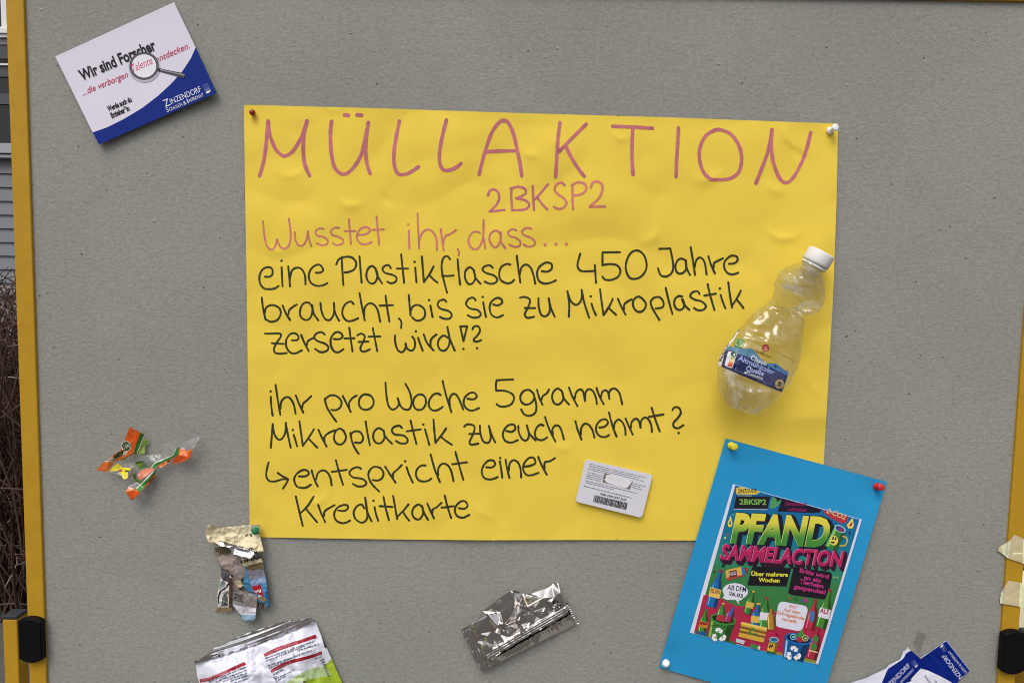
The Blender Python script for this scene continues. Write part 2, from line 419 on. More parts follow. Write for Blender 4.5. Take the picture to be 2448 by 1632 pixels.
def at_depth(px, py, y): return P(px, py, -y)
YH = 7.0                                            # the house stands 7 m behind the board
def zpx(py): return at_depth(20, py, YH).z
def xpx(px): return at_depth(px, 200, YH).x
hx0, hx1 = -9.0, xpx(420)
house = thing('house', ((hx0 + hx1) / 2, YH, 0), 'grey weatherboarded house with white framed windows behind the board, left of it', 'house')
bm = bmesh.new()                                    # lapped boards, one per course
bh = abs(zpx(400) - zpx(433)); ztop = zpx(-900); z = 0.0
z0c = zpx(382) % bh
z = z0c - bh
while z < ztop:
    lo, hi = max(z, 0), min(z + bh + .012, ztop)
    vs = [bm.verts.new(p) for p in ((hx0, YH - .028, lo), (hx1, YH - .028, lo), (hx1, YH - .004, hi), (hx0, YH - .004, hi), (hx0, YH, lo), (hx1, YH, lo))]
    bm.faces.new((vs[0], vs[1], vs[2], vs[3])); bm.faces.new((vs[0], vs[4], vs[5], vs[1])); z += bh
box_bm(bm, hx0, hx1, YH, YH + 5, 0, ztop)
me = bpy.data.meshes.new('wall'); bm.to_mesh(me); bm.free(); link('wall', me, house, ('siding',))
bm = bmesh.new()
for q in (((hx0 - .3, YH - .5, ztop - .2), (hx1 + .3, YH - .5, ztop - .2), (hx1 + .3, YH + 2.5, ztop + 1.8), (hx0 - .3, YH + 2.5, ztop + 1.8)),
          ((hx0 - .3, YH + 5.5, ztop - .2), (hx1 + .3, YH + 5.5, ztop - .2), (hx1 + .3, YH + 2.5, ztop + 1.81), (hx0 - .3, YH + 2.5, ztop + 1.81))):
    bm.faces.new([bm.verts.new(p) for p in q])
me = bpy.data.meshes.new('roof'); bm.to_mesh(me); bm.free(); link('roof', me, house, ('roof',))
# upper window: white frame, pane, white sill
wx0, wx1 = xpx(-260), at_depth(15.5, 40, YH - .09).x; wz0, wz1 = zpx(78), zpx(-330); fw = xpx(14.5) - xpx(2)
bm = bmesh.new()
box_bm(bm, wx0, wx0 + fw, YH - .09, YH - .03, wz0, wz1); box_bm(bm, wx1 - fw, wx1, YH - .09, YH - .03, wz0, wz1)
box_bm(bm, wx0 + fw, wx1 - fw, YH - .09, YH - .03, wz1 - fw, wz1); box_bm(bm, wx0 + fw, wx1 - fw, YH - .09, YH - .03, wz0, wz0 + fw * .5)
me = bpy.data.meshes.new('window'); bm.to_mesh(me); bm.free(); win = link('window', me, house, ('white_paint',))
box('pane', wx0 + fw, wx1 - fw, YH - .06, YH - .05, wz0 + fw * .5, wz1 - fw, 'glass', win)
bm = bmesh.new(); box_bm(bm, wx0 - .1, wx1 + .12, YH - .14, YH - .03, zpx(90), zpx(78.5), .004); box_bm(bm, wx0 - .08, wx1 + .1, YH - .12, YH - .03, zpx(98), zpx(91.5), .003)
me = bpy.data.meshes.new('sill'); bm.to_mesh(me); bm.free(); link('sill', me, win, ('white_paint',))
# lower window with a half-lowered blind
wx0, wx1 = xpx(-300), xpx(150); wz0, wz1 = zpx(347), zpx(112); fw = .05
box('lintel', wx0, wx1, YH - .075, YH - .03, zpx(112), zpx(99.5), 'grey_sill', house)
bm = bmesh.new()
box_bm(bm, wx0, wx0 + fw, YH - .08, YH - .03, wz0, wz1); box_bm(bm, wx1 - fw, wx1, YH - .08, YH - .03, wz0, wz1); box_bm(bm, wx0, wx1, YH - .079, YH - .031, wz1 - .008, wz1 + .004)
me = bpy.data.meshes.new('window'); bm.to_mesh(me); bm.free(); win = link('window', me, house, ('dark_blind',))
box('pane', wx0 + fw, wx1 - fw, YH - .045, YH - .035, wz0, zpx(158), 'glass', win)
bm = bmesh.new(); box_bm(bm, wx0 + fw, wx1 - fw, YH - .075, YH - .03, zpx(145), zpx(115)); box_bm(bm, wx0 + fw, wx1 - fw, YH - .068, YH - .048, zpx(188), zpx(162)); box_bm(bm, wx0 + fw, wx1 - fw, YH - .068, YH - .048, zpx(253), zpx(228))
me = bpy.data.meshes.new('blind'); bm.to_mesh(me); bm.free(); link('blind', me, win, ('dark_blind',))
box('blind_rail', wx0 + fw, wx1 - fw, YH - .09, YH - .05, zpx(162), zpx(158), 'white_paint', win)
bm = bmesh.new(); box_bm(bm, wx0 - .1, wx1 + .1, YH - .13, YH - .03, zpx(371), zpx(347.5), .004); box_bm(bm, wx0 - .08, wx1 + .08, YH - .11, YH - .03, zpx(381), zpx(373), .003)
me = bpy.data.meshes.new('sill'); bm.to_mesh(me); bm.free(); link('sill', me, win, ('grey_sill',))

def hedge(name, x0, x1, y0, y1, top, n, seed, label, pale):
    r = random.Random(seed); V = []; F = []; C = []
    dk = [(.10, .06, .045, 1), (.13, .08, .06, 1), (.07, .042, .032, 1), (.17, .11, .08, 1)]; lt = [(.36, .29, .21, 1), (.5, .43, .33, 1)]
    def tube(pts, r0, r1, col):
        k0 = len(V); m = len(pts)
        for i, p in enumerate(pts):
            d = (pts[min(m - 1, i + 1)] - pts[max(0, i - 1)]).normalized(); a = d.orthogonal().normalized(); b = d.cross(a); rr = r0 + (r1 - r0) * i / (m - 1)
            for q in range(3):
                t = q * 2.0944; V.append(p + a * (rr * math.cos(t)) + b * (rr * math.sin(t))); C.append(col)
            if i:
                for q in range(3): F.append((k0 + 3 * i - 3 + q, k0 + 3 * i - 3 + (q + 1) % 3, k0 + 3 * i + (q + 1) % 3, k0 + 3 * i + q))
    for i in range(n):
        main = i < n * .16; p = Vector((r.uniform(x0, x1), r.uniform(y0, y1), 0 if main else r.uniform(.05, top * .97)))
        d = Vector((r.gauss(0, .18), r.gauss(0, .18), 1)) if main else Vector((r.gauss(0, .8), r.gauss(0, .8), r.gauss(.35, .7)))
        d.normalize(); ln = top * r.uniform(.75, 1.02) if main else r.uniform(.06, .30); m = 7 if main else 4; pts = [p.copy()]
        for q in range(m):
            d = (d + Vector((r.gauss(0, .16), r.gauss(0, .16), r.gauss(0, .1)))).normalized(); p = p + d * (ln / m)
            if p.z > top + .06: break
            pts.append(p.copy())
        if len(pts) > 2:
            rad = r.uniform(.0045, .009) if main else r.uniform(.0018, .004)
            tube(pts, rad, rad * .45, r.choice(lt) if (not main and r.random() < pale) else r.choice(dk))
    o = mesh(name, V, F, None, ('twig',), C); return tag(o, label, 'hedge')
ztop_h = at_depth(20, 668, 2.5).z
hedge('hedge', -3.6, -1.75, 2.2, 3.2, ztop_h, 9000, 3, 'bare reddish brown hedge of dense twigs in front of the grey house', .16)
gz = at_depth(2446, 1402, 1.7); gx = at_depth(2400, 1500, 1.7).x
o = box('garden_wall', gx, gx + 3.2, 1.7, 1.86, 0, gz.z, 'cream', None, .006); tag(o, 'low pale cream garden wall just beyond the right rail, below the hedge', 'wall')
hx = at_depth(2446, 1352, 2.2)
hedge('hedge', gx - .3, gx + 2.9, 2.0, 2.6, hx.z, 4200, 5, 'bare dark hedge behind the low cream garden wall at the right edge', .08)
YW2 = 8.0; cx0 = at_depth(2300, 1300, YW2).x
cw = thing('house', (cx0 + 4, YW2, 0), 'pale cream rendered house just past the right edge of the board', 'house')
box('wall', cx0, cx0 + 9, YW2, YW2 + 5, 0, 5.2, 'cream', cw)
bm = bmesh.new(); bm.faces.new([bm.verts.new(p) for p in ((cx0 - .3, YW2 - .4, 5.1), (cx0 + 9.3, YW2 - .4, 5.1), (cx0 + 9.3, YW2 + 2.5, 7), (cx0 - .3, YW2 + 2.5, 7))])
bm.faces.new([bm.verts.new(p) for p in ((cx0 - .3, YW2 + 5.4, 5.1), (cx0 + 9.3, YW2 + 5.4, 5.1), (cx0 + 9.3, YW2 + 2.5, 7.01), (cx0 - .3, YW2 + 2.5, 7.01))])
me = bpy.data.meshes.new('roof'); bm.to_mesh(me); bm.free(); link('roof', me, cw, ('roof',))
pz = at_depth(2446, 1335, YW2)
w2 = box('window', pz.x + .005, pz.x + 1.2, YW2 - .04, YW2 - .005, pz.z - .06, pz.z + 1.0, 'white_paint', cw)
box('pane', pz.x + .05, pz.x + 1.15, YW2 - .06, YW2 - .043, pz.z - .02, pz.z + .95, 'glass', w2)

# ------------------------------------------------------------------ the pin board
xl = (P(57, 0, .004).x + P(110, 1632, .004).x) / 2
xr = (P(2416, 1240, .004).x + P(2398, 1440, .004).x + P(2387.5, 1632, .004).x) / 3
RW = .0205
ztp = P(2440, 2.5, .004).z
zbt = .42
board = thing('pinboard', ((xl + xr) / 2, 0, 0), 'grey felt pin board in an ochre metal frame covered with papers and litter', 'pin board')
box('felt_panel', xl - .006, xr + .006, 0, .012, zbt, ztp + .004, 'felt', board)
for a, b in ((xl - RW, xl), (xr, xr + RW)): box('side_rail', a, b, -.004, .018, zbt - RW, ztp + RW, 'rail', board, .0012)
for a, b in ((ztp, ztp + RW), (zbt - RW, zbt)): box('cross_rail', xl, xr, -.0045, .0175, a, b, 'rail', board, .0012)
# two legs of square tube, held by black clamps
for s in (0, 1):
    yp = .030
    if s == 0:
        a = at_depth(6.5, 1600, yp).x + .002; b = a + .0180
    else:
        b = -(at_depth(6.5, 1600, yp).x + .002) + (xl + xr); a = b - .0180
    zt = at_depth(20, 1480, yp).z
    leg = box('leg', a, b, yp, yp + .020, .03, zt, 'rail', board, .0012)
    box('end_cap', a - .0003, b + .0003, yp - .0003, yp + .0203, zt, zt + .0048, 'greycap', leg, .0008)
    box('foot', a - .004, b + .004, yp - .28, yp + .30, 0, .03, 'rail', leg, .003)
    # clamp plate: straight sides, arched top and bottom
    if s == 0: q0, q1, r0, r1 = (42.5, 1483), (107, 1489), (45.5, 1577), (110, 1574)
    else: q0, q1, r0, r1 = (2390, 1520), (2455, 1514), (2384.5, 1600), (2449, 1606)
    x0, x1 = P(q0[0], 1530, .013 if s == 0 else .006).x, P(q1[0] + 1, 1530, .006 if s == 0 else .013).x
    zz1 = (P(*q0, .013).z + P(*q1, .013).z) / 2; zz0 = (P(*r0, .013).z + P(*r1, .013).z) / 2
    bm = bmesh.new(); prof = []
    for i in range(15):
        t = i / 14; prof.append((x0 + (x1 - x0) * t, zz1 + .0042 * (1 - (2 * t - 1) ** 2)))
    for i in range(15):
        t = i / 14; prof.append((x1 + (x0 - x1) * t, zz0 - .0050 * (1 - (2 * t - 1) ** 2)))
    fr = [bm.verts.new((x, -.013, z)) for x, z in prof]; bk = [bm.verts.new((x, -.0046, z)) for x, z in prof]; n = len(prof)
    bm.faces.new(fr[::-1]); bm.faces.new(bk)
    for i in range(n): bm.faces.new((fr[i], bk[i], bk[(i + 1) % n], fr[(i + 1) % n]))
    bmesh.ops.recalc_face_normals(bm, faces=bm.faces[:])
    bmesh.ops.bevel(bm, geom=[e for e in bm.edges if abs(e.verts[0].co.y + .013) < 1e-6 and abs(e.verts[1].co.y + .013) < 1e-6], offset=.0016, segments=3, affect='EDGES')
    # the strap that runs back round the leg
    sx = x0 + .003 if s == 0 else x1 - .009
    box_bm(bm, sx, sx + .006, -.0046, .0295, zz0 + .006, zz1 - .006)
    me = bpy.data.meshes.new('clamp'); bm.to_mesh(me); bm.free(); link('clamp', me, board, ('black',))
# masking tape ends on the right rail
def tape(outline, h, regions, label, m='tape', base=alb(190, 176, 140)):
    o = sheet('tape_strip', outline, h, None, (m,), base, regions, 3)
    return tag(o, label, 'tape')
c1 = (2368, 1240, 7.84); tcol = alb(186, 170, 130); tpale = alb(200, 202, 172); tlight = alb(236, 222, 176)
def htape(x, y):
    rail = 2421 - (y - 1200) * .0725
    t = max(0, min(1, (x - rail + 10) / 7)); w = max(0, (rail - x) / 25)
    out = max(0, (x - rail - 38) / 14)
    return .0008 + .0046 * t * 1.0 + .0015 * w * (1 if t < .5 else 0) + .0004 * fold(x, y, 24, 2) - .006 * out * out
tape(T(c1, [(440, 290), (627, 368), (760, 430), (735, 640), (715, 870), (600, 830), (330, 735), (225, 655), (190, 630), (135, 590), (150, 545), (180, 505), (360, 405)]), htape,
     [(T(c1, [(185, 510), (360, 405), (380, 420), (330, 735), (225, 655), (240, 600)]), tpale), (T(c1, [(420, 625), (600, 632), (600, 650), (440, 660), (380, 700), (430, 650)]), tlight),
      (T(c1, [(612, 380), (760, 430), (715, 870), (600, 830)]), tlight)],
     'crumpled beige masking tape, upper of two on the right rail')
tape([(2410, 1387), (2442, 1392), (2455, 1416), (2462, 1456), (2436, 1449), (2391, 1441.5), (2390, 1432), (2393, 1422), (2391.5, 1419)], htape,
     [([(2391, 1419), (2400, 1404), (2402, 1443), (2391, 1441.5)], tpale), ([(2439, 1391), (2442, 1392), (2455, 1416), (2462, 1456), (2436, 1449)], tlight)],  # bright outer end: light from behind the tape, painted into its colour
     'flat beige masking tape just above the right black clamp')
c2 = (2050, 1480, 5.91)
tape(T(c2, [(845, 165), (975, 205), (905, 420), (880, 500), (850, 470), (785, 335)]), lambda x, y: .0004 + .0002 * fold(x, y, 9), [], 'small clear sticky tape on the felt above the torn blue flyers', 'cleartape')

# ------------------------------------------------------------------ the yellow poster
S23 = 2448 / 2352.0
PTL, PTR, PBL, PBR = (583, 251), (2003.5, 296), (597, 1283), (1964, 1293)
DENTS = [(835, 492, .2, 26, .0022), (925, 478, .9, 22, -.0018), (795, 262, .1, 22, .0016), (1265, 372, .3, 18, .0018), (1330, 345, 1.2, 20, .0014), (1880, 330, 1.0, 40, .0026), (1905, 365, .9, 30, -.0018),
         (1850, 455, .5, 24, .0016), (1700, 430, -.3, 30, .0015), (1480, 330, .4, 20, .0016), (660, 600, .2, 30, .0014), (1560, 570, -.7, 30, .0016), (1870, 570, .1, 34, .0024), (1340, 1072, .1, 26, .0013), (760, 1200, -.4, 36, .0014), (1150, 1225, .6, 30, .0013), (1930, 900, 1.4, 40, .002), (700, 420, -.2, 34, .0016)]
def hp(x, y):
    """how far the poster bellies off the felt"""
    u = (x - 590) / 1400; v = (y - 270) / 1010
    b = .0016 + .0018 * math.sin(math.pi * min(max(v, 0), 1)) * (1 + .6 * math.sin(u * 5.2 + .4))
    b += .0030 * max(0, v - .55) ** 1.3 * (1 - .5 * max(0, u - .6)) + .0022 * nz(x, y, 330, 3) + .0010 * nz(x, y, 150, 9)
    b += .0032 * math.exp(-((u - .96) / .06) ** 2) * math.sin(max(0, min(1, v)) * math.pi)
    cr = .0019 * fold(x, y * 1.3, 190, 21) * (.25 + .75 * math.exp(-((v - .18) / .26) ** 2)) + .0011 * fold(x + y, y - x, 260, 5) + .0004 * nz(x, y, 60, 2)
    b += cr
    for dx, dy, da, dl, dm in DENTS:
        if abs(x - dx) < 90 and abs(y - dy) < 90:
            ca, sa = math.cos(da), math.sin(da); q, t = (x - dx) * ca + (y - dy) * sa, (y - dy) * ca - (x - dx) * sa
            b += dm * math.exp(-abs(t + q * q / (3 * dl)) / 9) * math.exp(-(q / dl) ** 2)
    for px, py in ((604, 271), (1985, 311), (610, 1268), (1748, 1064)):
        w = math.exp(-((x - px) ** 2 + (y - py) ** 2) / 60 ** 2); b = b * (1 - w) + .0006 * w
    if x > 1560 and y > 1000:
        w = min(1, (x - 1560) / 120, (y - 1000) / 60); b = b * (1 - w) + min(b, .0022) * w
    return max(b, .0005)
poster = thing('yellow_poster', P(1290, 770, 0), 'large yellow poster lettered by hand in pink and black, headed MÜLLAKTION', 'poster')
edge = [PTL, (900, 259), (1250, 271), (1600, 281), PTR, (2000, 480), (1992, 700), (1981, 900), (1969, 1110), PBR, (1640, 1291), (1400, 1290), (1150, 1290.5), (900, 1288), PBL, (594, 1000), (590, 700), (586, 450)]
sheet('paper_sheet', edge, hp, poster, ('yellow_paper',), (1, 1, 1, 1), (), 8)
PINK = alb(180, 104, 111); PINK2 = alb(190, 114, 102); BLK = alb(50, 52, 30)
R1 = (570, 240, 3.2667); R2 = (1290, 240, 3.2667); R3 = (590, 590, 3.92); R4 = (1190, 570, 3.8557); R5 = (600, 890, 3.92); R6 = (1100, 890, 3.9196)
def write(ink, o, w, col, spec):
    """strokes 'x,y x,y ...;' in an enlarged view; a lone point is a dot, a leading = joins its points with straight lines"""
    for st in spec.replace('\n', ' ').split(';'):
        st = st.strip()
        if not st: continue
        sharp = st[0] == '='; cl = st[0] == '@'
        if sharp or cl: st = st[1:]
        pts = [tuple(float(q) for q in p.split(',')) for p in st.split()]
        if isinstance(ink, dict):
            q = T(o, pts); ink_ = ink[line_of(sum(a[0] for a in q) / len(q), sum(a[1] for a in q) / len(q))]
        else: ink_ = ink
        if len(pts) == 1: ink_.dot(o, pts[0][0], pts[0][1], w * .62, col)
        else: ink_.stroke(o, pts, w, col, cl, sharp)
def line_of(x, y):
    """which written line a stroke belongs to"""
    cuts = (430 if x < 1100 or x > 1600 else 435, 537 - .03 * max(0, 1250 - x) if x > 1120 else 500, 602 if x > 1060 and x < 1110 else 592 - (x - 600) * .004, 688 - (x - 600) * .022, 780, 900, 1000 - (x - 650) * .018, 1075 - (x - 650) * .01, 1175)
    for i, c in enumerate(cuts):
        if y < c: return i
    return len(cuts)
head = {i: Ink() for i in range(10)}
write(head, R1, 29, PINK, """165,590 198,470 216,340 232,162; 232,162 245,270 290,380 340,430 375,432 430,390 490,290 535,162; 535,162 512,270 506,390 518,500 556,590;
828,114 858,118; 925,114 962,117; 727,165 718,260 725,410 750,520 800,572 850,568 910,510 960,420 990,300 1014,175; 1014,175 1000,280 992,400 1005,500 1028,572;
1258,162 1235,270 1215,400 1218,510 1250,575 1310,575 1360,550 1405,520; 1624,155 1590,290 1570,420 1575,500 1605,545 1660,542 1705,520 1738,492;
1880,578 1920,420 1975,260 2030,180 2070,158 2110,180 2150,270 2180,400 2200,500 2212,590; 1935,402 2040,396 2165,394""")
write(head, R2, 28, PINK, """158,175 145,290 135,420 125,598; 365,185 270,280 150,400; 205,360 250,450 300,530 348,592; 570,203 720,208 882,218; 728,212 722,340 722,460 730,578;
1085,215 1078,340 1070,470 1066,595; @1380,230 1300,275 1255,360 1248,450 1275,550 1330,610 1410,620 1500,605 1560,550 1578,450 1555,350 1500,270 1440,238;
1690,645 1740,520 1785,390 1815,230; 1815,230 1808,350 1825,480 1870,600 1920,643 1975,610 2040,500 2085,380 2118,250""")
write(head, R1, 19, PINK, """1948,742 1965,705 1995,695 2028,720 2035,770 2010,820 1962,868; 1962,868 2020,862 2078,856; 2130,685 2132,770 2138,860; 2125,690 2180,675 2235,690 2240,730 2170,765; 2170,765 2240,780 2270,815 2240,850 2140,858;
2298,668 2302,760 2308,855; 2417,655 2372,710 2312,775; 2335,760 2372,810 2412,852""")
write(head, R2, 19, PINK2, """195,662 170,642 130,660 118,700 145,735 190,765 210,800 190,835 150,848 112,832; 258,655 256,750 262,850; 250,665 300,640 355,655 362,700 320,735 262,742; 400,680 415,645 450,632 485,655 490,700 465,760 392,830; 392,830 450,828 512,828""")
write(head, R1, 15, PINK2, """192,945 200,1040 220,1130 255,1165 285,1140 300,1085; 300,1085 325,1140 360,1158 395,1130 408,1050 394,925; 440,1030 445,1090 470,1132 505,1130 530,1090 543,1022; 543,1022 550,1080 570,1140;
665,1003 630,1000 602,1025 615,1055 660,1065 695,1090 690,1122 650,1130 612,1115; 785,995 750,995 722,1020 735,1050 780,1065 818,1090 810,1118 770,1130 738,1115; 862,925 870,1020 878,1120; 828,1020 915,1020;
935,1050 990,1045 1025,1020 1010,992 965,995 928,1040 930,1090 965,1122 1005,1120 1040,1105; 1078,908 1088,1010 1098,1128; 1045,1010 1135,1008; 1325,968; 1330,1015 1332,1085 1335,1155;
1398,882 1404,1010 1412,1155; 1410,1100 1435,1035 1475,1008 1515,1025 1545,1080 1550,1168; 1580,1005 1590,1090 1602,1168; 1598,1120 1615,1060 1650,1045 1698,1012; 1712,1160 1722,1185 1720,1210;
1885,1032 1840,1025 1802,1065 1800,1120 1835,1160 1875,1150 1905,1090 1915,1010 1915,932; 1915,932 1912,1050 1928,1155; 2040,1035 2010,1015 1970,1040 1960,1090 1990,1140 2020,1140 2045,1095 2052,1030; 2045,1040 2050,1100 2082,1152;
2170,1015 2140,1005 2105,1028 2120,1058 2165,1072 2200,1100 2195,1135 2155,1142 2115,1125; 2285,1000 2250,995 2215,1020 2228,1050 2270,1065 2312,1095 2308,1130 2265,1142 2228,1125""")
write(head, R2, 21, PINK2, "42,1128;128,1122;210,1122")
for k in head:
    if head[k].F: tag(head[k].build('lettering', poster, 'ink', on(hp)), {0: 'pink heading MÜLLAKTION', 1: 'pink line 2BKSP2', 2: 'pink line Wusstet ihr, dass'}.get(k))
body = {i: Ink() for i in range(10)}
write(body, R3, 19, BLK, """170,280 215,278 240,255 235,205 195,190 145,215 118,280 128,350 165,390 220,395 265,388 298,365; 326,130; 326,190 330,280 335,370; 388,180 398,280 405,370; 403,300 425,220 470,195 515,210 545,270 550,350;
645,242 690,240 715,215 690,172 650,170 600,210 580,280 605,340 660,365 710,360 755,340; 890,95 895,220 905,358; 838,165 860,120 915,95 985,100 1025,150 1010,205 965,232 915,240; 1056,90 1065,210 1076,335;
1215,220 1180,180 1140,200 1120,260 1135,320 1175,345 1210,320 1225,260 1205,200; 1205,200 1225,270 1268,342; 1350,200 1330,172 1290,180 1272,215 1300,245 1360,260 1400,285 1395,325 1350,340 1315,325; 1446,70 1460,200 1474,335; 1408,203 1512,203;
1572,140; 1578,195 1584,270 1590,330; 1640,90 1650,210 1660,330; 1750,182 1715,250 1660,330; 1710,265 1750,305 1788,335; 1905,115 1880,88 1845,100 1826,160 1830,240 1850,330 1876,428; 1830,270 1885,272 1938,268; 1975,115 1985,230 1998,352;
2130,220 2090,190 2050,225 2045,290 2075,345 2115,340 2140,290 2125,215; 2125,215 2145,290 2190,345; 2305,195 2275,172 2225,185 2210,215 2245,245 2310,265 2345,300 2330,335 2280,345 2230,325;
140,475 150,560 168,650 175,680; 165,620 185,565 240,545 300,570 318,620 290,680 230,702 180,680; 336,550 365,620 405,685; 390,630 400,590 435,560 468,540; 610,560 585,525 540,525 505,570 500,640 535,680 580,678 610,630 615,550; 612,545 625,620 670,688;
690,525 700,600 730,670 775,685 810,640 820,570 816,525; 816,525 825,610 865,692; 1000,535 975,512 930,530 900,580 898,640 935,690 985,692 1045,668; 1056,432 1075,540 1105,688; 1100,640 1105,570 1145,530 1190,540 1225,590 1250,700; 1300,455 1315,570 1336,700; 1245,550 1370,545;
1425,670 1448,700 1445,760; 1518,450 1525,540 1535,640; 1535,600 1560,555 1610,545 1660,580 1670,640 1640,680 1590,690 1550,660; 1708,498; 1720,550 1730,600 1740,655; 1870,515 1850,495 1805,505 1788,545 1820,580 1890,600 1920,635 1900,670 1850,672 1810,655;
2145,500 2120,475 2075,490 2055,535 2090,575 2160,590 2192,625 2175,655 2120,662 2070,640; 2210,468; 2215,520 2228,590 2240,655; 2310,538 2350,548 2390,525 2385,490 2345,478 2295,510 2275,570 2295,635 2345,660 2403,638;
170,812 230,812 310,812 318,840 285,890 255,950 265,990 310,1000 375,993; 235,902 345,908; 420,875 470,872 485,840 455,810 410,815 370,870 372,940 410,990 460,995 515,968; 510,825 540,900 580,975; 560,925 575,880 630,850;
730,820 700,798 655,810 632,845 660,880 730,905 765,940 745,975 690,985 640,955; 815,862 870,862 898,835 870,800 825,805 788,860 790,930 820,978 860,985 905,958; 960,758 975,870 990,978; 915,858 1008,855;
1035,828 1070,812 1105,835 1090,890 1065,940 1075,975 1110,978 1155,958; 1048,890 1140,886; 1180,760 1200,860 1222,975; 1140,840 1250,838; 1388,830 1392,900 1415,965 1455,985 1485,950 1488,905; 1488,905 1505,955 1550,970 1575,930 1570,870 1550,840;
1584,790; 1605,850 1625,910 1648,970; 1658,820 1690,900 1750,968; 1722,930 1722,880 1740,850 1778,820; 1885,850 1845,830 1805,860 1790,910 1810,960 1855,970 1890,930 1900,870 1880,750; 1880,750 1900,850 1948,970;
=2000,745 2065,742 2030,885 2000,745; 2030,955; 2115,770 2130,745 2170,745 2185,785 2160,830 2130,860 2130,882 2165,885 2195,872; 2158,948""")
write(body, R4, 19, BLK, """115,240 80,235 30,265 12,330 30,385 85,412 125,405 150,380; 175,160 190,280 208,405; 200,340 220,265 260,240 300,265 330,340 345,415; 405,300 455,305 495,280 495,235 445,222 385,260 362,320 380,390 435,415 490,405 535,385;
760,140 735,240 755,290 800,302 885,298; 895,245 900,330 905,408; =1125,125 965,128 965,245; 965,245 1030,235 1095,245 1130,290 1110,350 1050,380 990,378 965,350; @1290,110 1230,130 1190,200 1180,280 1210,355 1260,372 1320,350 1365,290 1370,220 1345,150;
1490,95 1590,92; 1590,92 1608,180 1618,260 1600,320 1550,350 1500,335 1478,275; 1720,195 1690,185 1655,205 1638,260 1655,315 1700,320 1735,280 1735,200; 1730,200 1740,270 1772,335; 1778,80 1800,210 1818,335; 1815,260 1830,200 1865,175 1905,215 1925,330;
1942,165 1965,240 2002,320; 1990,270 1995,225 2030,205 2075,182; 2130,232 2180,228 2210,200 2200,165 2150,160 2100,200 2085,250 2110,310 2160,330 2218,315;
205,545 245,538 290,555 295,590 270,650 248,700 275,730 335,720; 250,640 345,640; 375,550 378,630 400,700 440,715 475,680 478,610 470,550; 470,550 490,640 525,720; 655,720 658,600 642,485; 642,485 670,570 715,610 755,590 775,540 773,472; 773,472 800,600 842,730;
857,532; 865,600 880,650 905,705; 943,468 958,590 975,705; 1060,555 1030,620 975,705; 1020,635 1055,670 1090,702; 1108,555 1140,630 1178,700; 1165,650 1165,610 1195,580 1235,560; 1335,555 1300,535 1260,555 1245,605 1270,660 1315,675 1355,645 1365,600 1340,560;
1410,590 1425,640 1490,750; 1408,580 1440,545 1490,540 1525,580 1520,630 1455,645; 1548,455 1575,570 1610,695; 1700,535 1665,530 1630,565 1630,620 1660,655 1700,650 1720,610 1705,560; 1700,560 1720,610 1765,655; 1860,510 1840,485 1795,495 1775,530 1810,560 1880,580 1918,620 1895,655 1845,660 1810,640;
1935,420 1960,530 1998,658; 1905,525 2010,508; 2047,460; 2055,518 2070,570 2098,642; 2125,405 2140,520 2160,635; 2240,480 2210,540 2165,610; 2200,560 2235,600 2265,640""")
